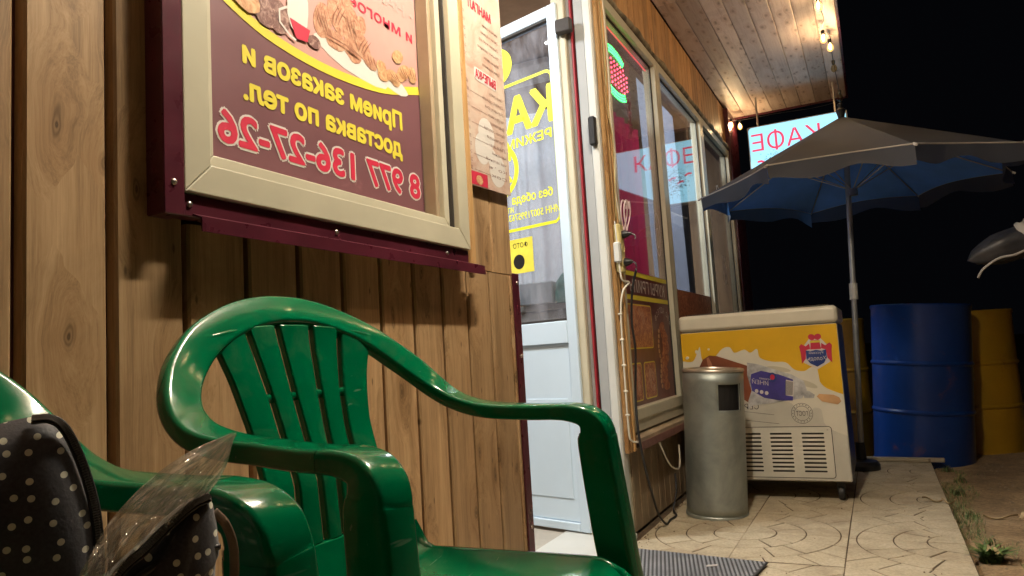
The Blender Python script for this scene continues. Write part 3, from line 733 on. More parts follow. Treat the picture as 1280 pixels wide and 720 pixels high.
mb.use(M['p_red']); mb.plate(fr, [yz(1.050, 1.500), yz(1.108, 1.495), yz(1.098, 1.466), yz(1.066, 1.463)], 0.0003, nxt()+0.0003)
mb.use(M['p_white']); band(mb, fr, [yz(*p) for p in ((1.045, 1.52), (1.022, 1.505), (1.022, 1.48), (1.05, 1.462), (1.066, 1.458))], 0.005, nxt()+0.0006)
buns(M['f_bun2'], [(0.93, 1.50, 0.045, 0.03, .5), (0.90, 1.53, 0.04, 0.03, 0)])
M['bun_line'] = plain('printed pastry crease', (0.20, 0.07, 0.04), 0.5)
mb.use(M['bun_line']); rs = random.Random(4)
for (y, z, a, r) in [(1.15, 1.535, .04, .3), (1.20, 1.565, .04, -.4), (1.245, 1.555, .045, .2), (1.19, 1.505, .03, 1.5), (1.245, 1.50, .03, 1.2), (1.285, 1.525, .035, -.5), (1.31, 1.50, .018, .3), (1.44, 1.515, .02, .6), (1.48, 1.522, .02, .3), (1.40, 1.49, .02, .9)]:
    for k in (-1, 0, 1):
        u, v = yz(y+0.011*k, z); band(mb, fr, [(u-a*0.8*sin(r)+0.003*sin(k), v-a*0.8*cos(r)*.8), (u+0.003, v), (u+a*0.8*sin(r), v+a*0.8*cos(r)*.8)], [0.0006, 0.003, 0.0006], 0.0001, nxt()+0.0004)
mb.build('food_picture', None, poster)

# ---- menu board
loc = (-0.988, 1.87, 1.30); fm = lambda u, v, o: (o, 0.143-u, v+0.010*(0.143-u)/0.29*0)
mb = MB(); mb.use(M['f_pink']); mb.plate(fm, [(0, 0.006), (0.272, -0.004), (0.272, 0.95), (0, 0.95)], 0.004, -0.004)
menu = mb.build('menu_poster', None, None, loc=loc)
tag(menu, 'narrow pale pink menu poster with mirrored price lines beside the door', 'poster')
line(menu, M['p_red'], 'МАНГАЛ', fm, 0.040, 0.07, 0.546, width=0.14, bold=0.035)
mb = MB(); mb.plate(fm, rrect(0.055, 0.195, 0.327, 0.366, 0.008), 0.0008, 0); mb.build('heading_field', M['p_white'], menu)
line(menu, M['p_red'], 'ВЫПЕЧКА', fm, 0.036, 0.062, 0.334, t=0.0014, width=0.128, bold=0.035)
mb = MB(); dishes = ['Шашлык из свинины', 'Шашлык из баранины', 'Люля кебаб', 'Крылья куриные', 'Овощи на мангале', 'Грибы на мангале']
for i, d in enumerate(dishes):
    v = 0.515-0.026*i; mb.text(d, fm, 0.0135, 0.03, v, t=0.0008, width=0.10+0.012*(i % 4)); mb.text('%d' % (150+30*i), fm, 0.015, 0.235, v, t=0.0008)
dishes = ['Самса с мясом', 'Самса с курицей', 'Хачапури', 'Чебурек с мясом', 'Беляш', 'Пирожок с капустой', 'Лепешка', 'Лаваш', 'Чай черный', 'Чай зеленый', 'Кофе', 'Сок']
for i, d in enumerate(dishes):
    v = 0.303-0.0235*i; mb.text(d, fm, 0.0135, 0.02, v, t=0.0008, width=0.09+0.014*((i*3) % 4)); mb.text('%d' % (60+20*i), fm, 0.015, 0.235, v, t=0.0008)
    if i % 2: band(mb, fm, [(0.13, v+0.002), (0.225, v+0.002)], 0.0012, 0.0008)
mb.build('lettering', M['f_dark'], menu)
mb = MB(); mb.use(M['p_white'])
for i, (u, v, a, b_) in enumerate(((0.14, 0.17, 0.05, 0.05), (0.17, 0.12, 0.045, 0.05), (0.08, 0.07, 0.05, 0.055), (0.11, 0.10, 0.035, 0.03))):
    mb.plate(fm, ellipse(u, v, a, b_, 18, 0.4*i), 0.0002, 0.0001+0.0001*i)
mb.use(M['p_red']); mb.plate(fm, [(0.15, 0.003), (0.268, -0.001), (0.268, 0.038), (0.15, 0.042)], 0.0004, 0.0005)
mb.use(M['f_bun2']); mb.plate(fm, ellipse(0.20, 0.018, 0.02, 0.014, 14), 0.0003, 0.001)
mb.build('picture', None, menu)

# ---- grill poster film on the first long window
fg = lambda u, v, o: (-1.0175+o-L1[0], 3.975-u-L1[1], v-L1[2])
M['p_film'] = plain('dark brown grill film', (0.13, 0.035, 0.035), 0.35, 0, 0.15, 3, 0.03)
mb = MB(); mb.use(M['p_film']); mb.plate(fg, [(0.0, 0.537), (0.84, 0.537), (0.84, 1.175), (0.0, 1.175)], 0.0015)
film = mb.build('window_film', None, w1)
mb = MB(); mb.use(M['p_yellow']); mb.plate(fg, [(0, 1.150), (0.84, 1.150), (0.84, 1.172), (0, 1.172)], 0.0006, 0.0016); mb.plate(fg, [(0, 1.035), (0.84, 1.035), (0.84, 1.058), (0, 1.058)], 0.0006, 0.0016)
for q in ((0.36, 0.80, 0.76, 1.015), (0.36, 0.555, 0.56, 0.735), (0.60, 0.555, 0.79, 0.735)):
    mb.plate(fg, rrect(q[0], q[2], q[1], q[3], 0.02), 0.0005, 0.0016)
mb.use(M['f_meat'])
for q in ((0.36, 0.80, 0.76, 1.015), (0.36, 0.555, 0.56, 0.735), (0.60, 0.555, 0.79, 0.735)):
    mb.plate(fg, rrect(q[0]+0.006, q[2]-0.006, q[1]+0.006, q[3]-0.006, 0.016), 0.0005, 0.0021)
mb.use(M['f_bun'])
for i in range(16):
    q = [(0.46+0.2*random.random(), 0.93+0.05*random.random()), (0.40+0.12*random.random(), 0.60+0.09*random.random()), (0.65+0.1*random.random(), 0.59+0.1*random.random())][i % 3]
    mb.plate(fg, ellipse(q[0], q[1], 0.02+0.03*random.random(), 0.018, 10, random.random()*3), 0.0003, 0.0027+0.00005*i)
mb.use(M['f_meat'])
for i in range(15):
    v = 0.60+0.022*i; c_ = 0.16+0.035*sin(i*0.5)
    mb.plate(fg, ellipse(c_, v, 0.075-0.0025*abs(i-6), 0.026, 12, 0.3*sin(i*2.1)), 0.0004, 0.0017+0.0001*i)
mb.use(M['f_bun2'])
for i in range(12): mb.plate(fg, ellipse(0.26+0.012*sin(i), 0.60+0.026*i, 0.016, 0.012, 9), 0.0003, 0.0034)
mb.use(M['p_white'])
mb.text('КУРЫ ГРИЛЬ', fg, 0.088, 0.07, 1.072, t=0.0022, width=0.62, bold=0.02)
arc = 'ВСЕГДА СВЕЖИЕ'
for i, ch in enumerate(arc):
    if ch == ' ': continue
    a = radians(112-9.5*i)+0.30
    cx, cy = 0.16+0.19*cos(pi-a)*1.0, 0.80+0.185*sin(a)
    ang = -(pi/2-a)
    f2 = (lambda cx, cy, ca, sa: (lambda u, v, o: fg(cx+u*ca-v*sa, cy+u*sa+v*ca, o)))(cx, cy, cos(-(ang)), sin(-(ang)))
    mb.text(ch, f2, 0.040, 0, 0, t=0.0040, align='CENTER', bold=0.015)
mb.build('print', None, film)
fg2 = lambda u, v, o: (-1.0175+o-L2_[0], 5.16-u-L2_[1], v-L2_[2])
mb = MB(); mb.use(M['f_meat']); mb.plate(fg2, [(0, 0.537), (1.07, 0.537), (1.07, 1.135), (0, 1.135)], 0.0015); mb.build('window_film', None, w2)
fg3 = lambda u, v, o: (-1.0175+o-L3[0], 6.28-u-L3[1], v-L3[2])
# thin white outline drawings on the panes
mb = MB(); mb.use(M['p_white'])
for (cu, cv, a, b_) in ((0.10, 1.42, 0.055, 0.12),): band(mb, fg, ellipse(cu, cv, a, b_, 26)+[(cu+a, cv)], 0.006); band(mb, fg, ellipse(cu, cv-0.02, a*.5, b_*.45, 20)+[(cu+a*.5, cv-0.02)], 0.005)
mb.build('outline_decal', None, w1)
mb = MB(); mb.use(M['p_white'])
for cu, cv in ((0.45, 1.95), (0.45, 1.38)): band(mb, fg3, ellipse(cu, cv, 0.07, 0.11, 26)+[(cu+0.07, cv)], 0.009); band(mb, fg3, [(cu-0.05, cv-0.03), (cu, cv+0.05), (cu+0.03, cv-0.04)], 0.008)
mb.build('outline_decal', None, w3)
# small red ornament on the first pane
mb = MB(); mb.use(M['p_red'])
rnd = random.Random(3)
for i in range(170):
    t = rnd.random(); v = 1.86+0.22*t; u = 0.46+(rnd.random()-.5)*0.15*(1-0.6*t)*(0.6+0.4*sin(t*22))
    mb.plate(fg, ellipse(u, v, 0.003+0.002*rnd.random(), 0.006, 6, rnd.random()*3), 0.0004, 0.0002)
mb.mats = [plain('dark wine print', (0.22, 0.02, 0.05), 0.5)]; mb.m = [0]*len(mb.f); mb.build('ornament_decal', None, w1)

# ---- open sign of little lamps behind the first pane
led = empty('led_sign', (-1.07, 3.48, 2.22)); tag(led, 'small running lamp sign glowing green and red at the top of the first window', 'sign')
mb = MB(); mb.bbox(-0.012, 0, -0.27, 0.27, -0.14, 0.14, 0.004); mb.build('board', plain('sign board tinted with lamp glow', (0.20, 0.01, 0.02), 0.4), led)  # board coloured dark red to stand for the glow round its lamps
def dots(lst, mat, name):
    mb = MB()
    for y, z in lst: mb.lathe([(0.0058, 0), (0.0058, 0.003), (0, 0.0065)], (0.0, y, z), 6, 0)
    o = mb.build(name, mat, led); o['kind'] = 'stuff'
rows = []
for i in range(6):
    for j in range(9):
        y, z = -0.20+0.05*j, -0.0625+0.025*i
        if (y/0.225)**2+(z/0.085)**2 < 1: rows.append((y, z))
dots(rows, emis('red sign lamp', (1.0, 0.05, 0.10), 13), 'red_lamps')
gl_ = []
for a in range(52, 130, 5):
    for s in (1, -1):
        for k in (0, 1, 2): gl_.append(((0.225+0.016*k)*cos(radians(a)), s*(0.092+0.015*k)*sin(radians(a))+s*0.008))
dots(gl_, emis('green sign lamp', (0.05, 1.0, 0.16), 9), 'green_lamps')
strip = MB(); strip.tube([(-1.035, 3.15, 2.385), (-1.035, 3.96, 2.385)], 0.004, 6)
tag(strip.build('light_strip', emis('red light strip', (1.0, 0.05, 0.08), 1.6)), 'thin red light strip along the top edge of the first window', 'light strip')

# ---- string light heart, sockets and cables on the jamb
def heart(t): return (0.16*sin(t)**3*0.22*1.0, (13*cos(t)-5*cos(2*t)-2*cos(3*t)-cos(4*t))/17*0.085)
mb = MB()
for k in range(2):
    mb.tube([(-0.955+0.012*k+0.01*cos(t*pi/16), 3.09+heart(t*pi/16)[0]*1.3+0.008*k, 1.405+heart(t*pi/16)[1]) for t in range(32)], 0.0035, 6, closed=True)
hw = mb.build('wire_heart', plain('pinkish white tubing', (0.75, 0.60, 0.62), 0.35)); tag(hw, 'looped pinkish white tube heart hanging over the socket block', 'ornament')
sock = empty('socket_block', (-0.967, 3.02, 1.135)); tag(sock, 'long yellowed extension socket block fixed upright on the door jamb', 'extension socket')
mb = MB(); mb.bbox(-0.014, 0.016, -0.028, 0.028, 0, 0.215, 0.006); mb.build('housing', M['outlet'], sock)
for z in (0.045, 0.105, 0.168):
    mb = MB(); mb.lathe([(0.019, 0.0), (0.019, 0.0025), (0.016, 0.003), (0.015, 0.001), (0, 0.001)], (0.0155, 0, z), 20, 0); mb.build('socket', M['outlet'], sock)
def plug(name, loc, mat, label, L=0.05):
    mb = MB(); mb.lathe([(0.017, 0), (0.018, 0.012), (0.014, 0.025), (0.008, 0.036), (0.006, L), (0, L)], (0, 0, 0), 14, 0)
    mb.tube([(L-0.004, 0, 0), (L+0.012, 0, -0.008), (L+0.015, 0, -0.028)], 0.003, 6)
    tag(mb.build(name, mat, smooth=35, loc=loc), label, 'plug')
plug('plug', (-0.951, 3.02, 1.303), M['black'], 'upper black plug in the yellowed socket block, pointing outwards', 0.045)
plug('plug', (-0.951, 3.02, 1.180), M['black'], 'lower black plug in the socket block, feeding the hanging black cord', 0.04)
mb = MB(); mb.bbox(-0.975, -0.945, 2.955, 2.985, 1.175, 1.265, 0.006); mb.tube([(-0.96, 2.97, 1.265), (-0.962, 2.972, 1.29), (-0.968, 2.985, 1.36)], 0.003, 6)
tag(mb.build('power_adapter', M['white_pvc']), 'small white power adapter beside the yellowed socket block', 'adapter')
def cable(name, pts, r, mat, label, cat='cable', n=8):
    mb = MB(); mb.tube(catmull(pts, 8), r, n); return tag(mb.build(name, mat, smooth='all'), label, cat)
cable('black_cord', [(-0.898, 3.02, 1.148), (-0.925, 3.022, 1.05), (-0.94, 3.03, 0.92), (-0.935, 3.035, 0.79), (-0.945, 3.02, 0.60), (-0.935, 2.99, 0.45), (-0.93, 3.03, 0.30), (-0.93, 3.11, 0.16), (-0.935, 3.20, 0.06), (-0.925, 3.27, 0.008), (-0.93, 3.36, 0.006), (-0.925, 3.45, 0.006), (-0.955, 3.52, 0.02), (-0.945, 3.56, 0.10), (-0.96, 3.62, 0.17)], 0.0052, M['black'], 'black cord hanging from the sockets down to the paving by the bin')
cable('white_cable', [(-0.972, 3.055, 2.46), (-0.970, 3.06, 2.25), (-0.966, 3.045, 2.0), (-0.972, 3.05, 1.85), (-0.968, 3.06, 1.66), (-0.972, 3.04, 1.5), (-0.965, 3.05, 1.36)], 0.0038, M['white_cable'], 'aged white cable running down the jamb from the window head')
cable('white_cable', [(-0.982, 3.04, 2.44), (-0.975, 3.035, 2.1), (-0.978, 3.03, 1.9), (-0.960, 3.02, 1.75), (-0.955, 3.00, 1.6), (-0.965, 3.01, 1.48), (-0.975, 3.03, 1.38)], 0.003, plain('brassy cable', (0.45, 0.36, 0.16), 0.5), 'thin brownish cable looping loose beside the thicker white one')
cable('white_cable', [(-0.958, 2.97, 1.175), (-0.950, 2.972, 1.10), (-0.935, 3.02, 1.09), (-0.955, 2.985, 1.05), (-0.968, 2.975, 0.95), (-0.972, 2.975, 0.7), (-0.972, 2.975, 0.46), (-0.965, 2.985, 0.415), (-0.945, 3.01, 0.405)], 0.0042, M['white_cable'], 'white cable clipped down the jamb below the socket block')
cable('white_cable', [(-0.955, 3.36, 0.36), (-0.93, 3.42, 0.25), (-0.91, 3.50, 0.215), (-0.93, 3.62, 0.24), (-0.95, 3.70, 0.3)], 0.004, M['white_cable'], 'short white cable sagging behind the steel bin')
cl_ = MB()
for z in (0.52, 0.62, 0.73, 0.84, 0.95): cl_.bbox(-0.981, -0.962, 2.969, 2.981, z, z+0.008, 0.002)
o = cl_.build('cable_clips', M['white_cable']); P_ = o; o.parent = cafe; o.matrix_parent_inverse = Matrix.Translation(-Vector(cafe.location)); o.name = 'cable_clip'

# ================================================================== FURNITURE
def green_mat():
    m, nt, b = new_mat('glossy green plastic'); v = coords(nt)
    c = ramp(nt, noise_t(nt, v, 5, 4), [(0.3, (0.0, 0.095, 0.035)), (0.7, (0.0, 0.125, 0.048))])
    dust = ramp_v(nt, noise_t(nt, v, 14, 6, 0.7, 0.8), 0.52, 0.85)
    c = mixc(nt, math_n(nt, 'MULTIPLY', dust, 0.16), c, (0.22, 0.24, 0.16))
    scr = nt.nodes.new('ShaderNodeMapping'); scr.inputs['Scale'].default_value = (160, 9, 60); scr.inputs['Rotation'].default_value = (0.3, 0.2, 0.7); nt.links.new(v, scr.inputs[0])
    sc_ = ramp_v(nt, noise_t(nt, scr.outputs[0], 1.0, 3, 0.5), 0.70, 0.74); c = mixc(nt, math_n(nt, 'MULTIPLY', sc_, 0.25, True), c, (0.30, 0.38, 0.30)); nt.links.new(c, b.inputs['Base Color'])
    r = nt.nodes.new('ShaderNodeMapRange'); r.inputs[3].default_value = 0.06; r.inputs[4].default_value = 0.20
    nt.links.new(noise_t(nt, v, 9, 5, 0.65), r.inputs[0]); nt.links.new(r.outputs[0], b.inputs['Roughness'])
    b.inputs['Specular IOR Level'].default_value = 0.42
    bump(nt, b, noise_t(nt, v, 30, 3), 0.12, 0.0012)
    return m
M['green'] = green_mat()
def sweep(mb, path, normals, wid, hei, nsec=12, closed=False, power=3.2):
    """superellipse section swept along a path; normal = face direction of the band"""
    L = len(path); vs = []
    if power == 'rect': nsec = 16
    for i, p in enumerate(path):
        if power == 'rect': sec = rrect(-wid[i]/2, wid[i]/2, -hei[i]/2, hei[i]/2, min(0.0062, hei[i]*0.42), 3)
        t = (path[min(i+1, L-1)]-path[max(i-1, 0)]).normalized(); nn = normals[i]-t*normals[i].dot(t); nn.normalize(); s_ = t.cross(nn)
        for j in range(nsec):
            if power == 'rect': vs.append(p+s_*sec[j][0]+nn*sec[j][1]); continue
            a = 2*pi*(j+0.5)/nsec; c, s = cos(a), sin(a)
            x = math.copysign(abs(c)**(2/power), c)*wid[i]/2; y = math.copysign(abs(s)**(2/power), s)*hei[i]/2
            vs.append(p+s_*x+nn*y)
    fs = [(i*nsec+j, i*nsec+(j+1) % nsec, (i+1)*nsec+(j+1) % nsec, (i+1)*nsec+j) for i in range(L-1) for j in range(nsec)]
    fs += [tuple(range(nsec))[::-1], tuple(range((L-1)*nsec, L*nsec))]
    mb.add(vs, fs)
def interp(lst, n=6):
    return catmull(lst, n)
def make_chair():
    # local frame: origin under the middle of the seat, +x is the front, y across
    root = empty('plastic_armchair', (-0.55, 0.81, 0), (0, 0, radians(-3)))
    ox = 0.55
    rail = [(-0.4735, .246, .7105, 0, 0, 1), (-0.51, .242, .711, 0, 0, 1), (-0.574, .235, .7145, .05, 0, 1), (-0.625, .243, .721, .25, 0, 1), (-0.670, .249, .734, .6, 0, .8), (-0.704, .245, .756, .9, 0, .45),
            (-0.730, .230, .783, 1, 0, .3), (-0.755, .202, .813, 1, 0, .38), (-0.777, .158, .846, .9, 0, .5), (-0.794, .095, .8735, .85, 0, .55), (-0.800, .04, .886, .85, 0, .58), (-0.800, 0, .888, .85, 0, .58)]
    full_ = [(a+ox, -w, z, nx_, 0, nz_) for a, w, z, nx_, _, nz_ in rail]+[(a+ox, w, z, nx_, 0, nz_) for a, w, z, nx_, _, nz_ in rail[-2::-1]]
    pp = interp([p[:3] for p in full_], 5); nn = interp([p[3:] for p in full_], 5)
    mb = MB(); wv = [0.047+0.003*max(0, min(1, (p.z-0.73)/0.08)) for p in pp]; hv = [0.024]*len(pp)
    sweep(mb, pp, nn, wv, hv, power='rect')
    # outer skirt under the rail
    mb.build('arm_rail', M['green'], root, smooth=60)
    for s in (-1, 1):
        O = [(-0.474, .7225, 0, 1, .024, .047), (-0.450, .7225, .02, 1, .026, .047), (-0.420, .7175, .3, .95, .030, .047), (-0.400, .706, .65, .76, .040, .047), (-0.388, .686, .92, .4, .047, .047), (-0.383, .655, 1, .1, .052, .047),
             (-0.368, .52, 1, .08, .054, .045), (-0.350, .36, 1, .08, .050, .043), (-0.330, .16, 1, .08, .045, .040), (-0.312, 0.0, 1, .08, .042, .038)]
        ys = [.246, .247, .250, .253, .255, .257, .261, .268, .275, .280]
        pts = [(x-nx_*h/2/sqrt(nx_*nx_+nz_*nz_)+ox, s*y, z-nz_*h/2/sqrt(nx_*nx_+nz_*nz_)) for (x, z, nx_, nz_, h, w_), y in zip(O, ys)]
        path = catmull(pts, 5); nm = catmull([(q[2], 0, q[3]) for q in O], 5); hw_ = catmull([(q[4], q[5], 0) for q in O], 5)
        mb = MB(); sweep(mb, path, nm, [q.y for q in hw_], [q.x for q in hw_], power='rect'); mb.build('leg', M['green'], root, smooth=60)
        P1 = [(-0.735, .150, .50), (-0.745, .165, .45), (-0.765, .205, .38), (-0.80, .22, .20), (-0.84, .235, 0)]
        path = interp([(a+ox, s*w, z) for a, w, z in P1], 5); L = len(path)
        mb = MB(); sweep(mb, path, [Vector((0, s, 0))]*L, [0.055]*L, [0.034]*L, 12, power=3.6); mb.build('leg', M['green'], root, smooth=60)
    # seat: dished top, rolled edges
    def seat_pt(u, v):
        x = -0.735+0.385*u; w = (0.178+0.03*u)*(2*v-1)
        e = max(abs(2*v-1)**6, 0); f = max(0, (u-0.86)/0.14)
        z = 0.492-0.016*(1-(2*v-1)**2)*sin(pi*min(1, u*0.9+0.05))+0.010*e-0.030*f*f
        if u < 0.12: z += 0.05*((0.12-u)/0.12)**2
        return x, w, z
    mb = MB(); nu, nv = 26, 22
    top = [(lambda q: (q[0]+ox, q[1], q[2]))(seat_pt(i/nu, j/nv)) for j in range(nv+1) for i in range(nu+1)]
    k = len(top); bot = [(x, y, z-0.006) for x, y, z in top]
    fs = [(j*(nu+1)+i, j*(nu+1)+i+1, (j+1)*(nu+1)+i+1, (j+1)*(nu+1)+i) for j in range(nv) for i in range(nu)]
    fs += [tuple(k+a for a in f[::-1]) for f in fs]
    rim = [i for i in range(nu+1)]+[j*(nu+1)+nu for j in range(1, nv+1)]+[nv*(nu+1)+i for i in range(nu-1, -1, -1)]+[j*(nu+1) for j in range(nv-1, 0, -1)]
    fs += [(rim[a], rim[(a+1) % len(rim)], k+rim[(a+1) % len(rim)], k+rim[a]) for a in range(len(rim))]
    mb.add(top+bot, fs)
    seat = mb.build('seat', M['green'], root, smooth=50)
    mb = MB()
    pth = [Vector((seat_pt(u, 0)[0]+ox, seat_pt(u, 0)[1]-0.006, seat_pt(u, 0)[2]-0.020)) for u in [i/16 for i in range(17)]]
    pth += [Vector((seat_pt(1, v)[0]+ox+0.010, seat_pt(1, v)[1], seat_pt(1, v)[2]-0.012)) for v in [i/14 for i in range(1, 14)]]
    pth += [Vector((seat_pt(u, 1)[0]+ox, seat_pt(u, 1)[1]+0.006, seat_pt(u, 1)[2]-0.020)) for u in [1-i/16 for i in range(17)]]
    nm = []
    cx = Vector((-0.54+ox, 0, 0.49))
    for p in pth: d_ = (p-cx); d_.z = 0; nm.append(d_.normalized())
    sweep(mb, pth, nm, [0.045]*len(pth), [0.018]*len(pth), 12, power=2.6); mb.build('seat_edge', M['green'], root, smooth=60)
    # backrest: profile x(z), slats between slots
    prof = [(-0.700, .478), (-0.703, .50), (-0.713, .557), (-0.722, .645), (-0.743, .705), (-0.758, .76), (-0.768, .80), (-0.779, .845), (-0.784, .875)]
    def bx(z):
        for a, b_ in zip(prof, prof[1:]):
            if z <= b_[1]: t = (z-a[1])/(b_[1]-a[1]); return a[0]+(b_[0]-a[0])*t
        return prof[-1][0]
    def edge(z): return tab([(.478, .175), (.52, .155), (.57, .130), (.61, .117), (.655, .113), (.72, .116), (.758, .124), (.79, .132), (.827, .146), (.87, .165)], z)
    def tab(T, z):
        for a, b_ in zip(T, T[1:]):
            if z <= b_[0]: t = max(0, (z-a[0])/(b_[0]-a[0])); return a[1]+(b_[1]-a[1])*t
        return T[-1][1]
    def g1(z): return tab([(.55, .064), (.645, .062), (.707, .064), (.76, .070), (.82, .082), (.87, .094)], z)
    def g2(z): return tab([(.55, .0185), (.65, .0185), (.697, .021), (.765, .0255), (.83, .030), (.87, .034)], z)
    def ztop(w): 
        return 0.868-1.15*w*w-4*w**4
    def bp(w, z):
        return Vector((bx(z)+0.5*w*w*max(0, (z-.5)/.36)+0.003+ox, w, z))
    def panel(wf0, wf1, zf0, zf1, name, par, nw=4, nz=24, th=0.013):
        mb = MB(); fr_, bk = [], []
        for j in range(nz+1):
            for i in range(nw+1):
                a = i/nw; za = zf0(a) if callable(zf0) else zf0; w_mid = 0
                w0, w1_ = wf0, wf1
                z_ = None
                wt = (w0(0.7) if callable(w0) else w0)*(1-a)+(w1_(0.7) if callable(w1_) else w1_)*a
                zt = zf1(wt); z = za+(zt-za)*j/nz
                w = (w0(z) if callable(w0) else w0)*(1-a)+(w1_(z) if callable(w1_) else w1_)*a
                p = bp(w, z); cr = 0.002*sin(pi*a); fr_.append(p+Vector((cr, 0, 0))); bk.append(p-Vector((th-cr*.0, 0, 0)))
        k = len(fr_); n1 = nw+1
        fs = [(j*n1+i, j*n1+i+1, (j+1)*n1+i+1, (j+1)*n1+i) for j in range(nz) for i in range(nw)]
        fs += [tuple(k+a for a in f[::-1]) for f in fs]
        rim = list(range(n1))+[j*n1+nw for j in range(1, nz+1)]+[nz*n1+i for i in range(nw-1, -1, -1)]+[j*n1 for j in range(nz-1, 0, -1)]
        fs += [(rim[a], rim[(a+1) % len(rim)], k+rim[(a+1) % len(rim)], k+rim[a]) for a in range(len(rim))]
        mb.add(fr_+bk, fs); o = mb.build(name, M['green'], par, smooth=35); bevel(o, 0.0022, 2); return o
    low_ = panel(lambda z: -edge(z), lambda z: edge(z), 0.478, lambda w: 0.560, 'backrest', root, 20, 10)
    g = 0.0052
    bounds = [(lambda z: -edge(z), lambda z: -g1(z)-g), (lambda z: -g1(z)+g, lambda z: -g2(z)-g), (lambda z: -g2(z)+g, lambda z: g2(z)-g), (lambda z: g2(z)+g, lambda z: g1(z)-g), (lambda z: g1(z)+g, lambda z: edge(z))]
    for a, b_ in bounds: panel(a, b_, 0.5595, lambda w: ztop(w), 'slat', low_, 4, 26)
    mb = MB(); pth = [bp(w, 0.762)-Vector((0.008, 0, 0)) for w in [-0.10+0.20*i/20 for i in range(21)]]
    sweep(mb, pth, [Vector((1, 0, 0))]*21, [0.013]*21, [0.010]*21, 10); mb.build('crossbar', M['green'], low_, smooth=60)
    return root
chair = make_chair()
tag(chair, 'green plastic armchair, empty, nearer the cafe door', 'chair', 'green plastic armchairs by the wall')
ch2 = copy_tree(chair); ch2.location = (-0.555, 0.143, 0)
tag(ch2, 'green plastic armchair at the left edge, holding the polka dot bag', 'chair')

# ---- steel litter bin
M['zinc'] = None
m, nt, b = new_mat('galvanised steel'); v = coords(nt, rand=False)
n1 = noise_t(nt, v, 5, 6, 0.6, 0.5)
nt.links.new(ramp(nt, n1, [(0.3, (0.24, 0.27, 0.25)), (0.55, (0.38, 0.41, 0.38)), (0.75, (0.48, 0.51, 0.46))]), b.inputs['Base Color'])
b.inputs['Metallic'].default_value = 0.75
r = nt.nodes.new('ShaderNodeMapRange'); r.inputs[3].default_value = 0.40; r.inputs[4].default_value = 0.62; nt.links.new(noise_t(nt, v, 3, 5, .7), r.inputs[0]); nt.links.new(r.outputs[0], b.inputs['Roughness'])
bump(nt, b, noise_t(nt, v, 9, 3), 0.25, 0.004); M['zinc'] = m
bin_ = empty('litter_bin', (-0.752, 3.54, 0.0)); bin_.rotation_euler = (radians(0.5), radians(3.1), 0)
tag(bin_, 'round galvanised steel litter bin with square black opening beside the freezer', 'litter bin')
mb = MB(); R_ = 0.1405; n_ = 64; hole = []; zs = [0.012, 0.05, 0.2, 0.35, 0.49, 0.50, 0.618, 0.628, 0.672]
# body wall with the opening cut out, facing the camera's right
a_c = atan2(-3.54+0, 0.752)+0.54; half = 0.44
vs = []; fs = []
for zi, z in enumerate(zs):
    for j in range(n_):
        a = a_c+2*pi*j/n_; wob = 0.0012*noise.noise(Vector((cos(a)*3, sin(a)*3, z*6)))
        vs.append(((R_+wob)*cos(a), (R_+wob)*sin(a), z))
for i in range(len(zs)-1):
    for j in range(n_):
        da = (j+0.5)*2*pi/n_; da = da-2*pi if da > pi else da
        if abs(da) < half and 0.495 < (zs[i]+zs[i+1])/2 < 0.622: continue
        fs.append((i*n_+j, i*n_+(j+1) % n_, (i+1)*n_+(j+1) % n_, (i+1)*n_+j))
mb.add(vs, fs); o = mb.build('body', M['zinc'], bin_, smooth=50)
so = o.modifiers.new('thickness', 'SOLIDIFY'); so.thickness = 0.0015
mb = MB(); vs = [((R_+0.0012)*cos(a_c+d_), (R_+0.0012)*sin(a_c+d_), z) for z in (0.496, 0.622) for d_ in [-0.46+0.92*i/14 for i in range(15)]]
inner = [((R_-0.012)*cos(a_c+d_), (R_-0.012)*sin(a_c+d_), z) for z in (0.496, 0.622) for d_ in [-0.46+0.92*i/14 for i in range(15)]]
mb.add(vs+inner, [(i, i+1, 30+i+1, 30+i) for i in range(14)]+[(15+i, 15+i+1, 45+i+1, 45+i) for i in range(14)]+[(0, 15, 45, 30), (14, 29, 59, 44)])
mb.build('opening_edge', M['black'], bin_)
mb = MB(); mb.lathe([(0.001, 0.06), (0.128, 0.06), (0.128, 0.655), (0.001, 0.66)], n=32); mb.build('liner', M['black'], bin_)
mb = MB(); mb.lathe([(R_+0.003, 0.0), (R_+0.004, 0.012), (R_+0.001, 0.016)], n=48); mb.build('base_ring', M['zinc'], bin_, smooth=40)
mb = MB(); mb.lathe([(R_-0.002, 0.672), (R_+0.003, 0.674), (R_+0.0045, 0.680), (R_+0.001, 0.686), (R_-0.02, 0.688), (R_-0.022, 0.682), (0.06, 0.680), (0, 0.682)], n=48)
mb.build('lid', plain('worn steel lid', (0.50, 0.44, 0.36), 0.35, 0.7, 0.2, 8), bin_, smooth=40)
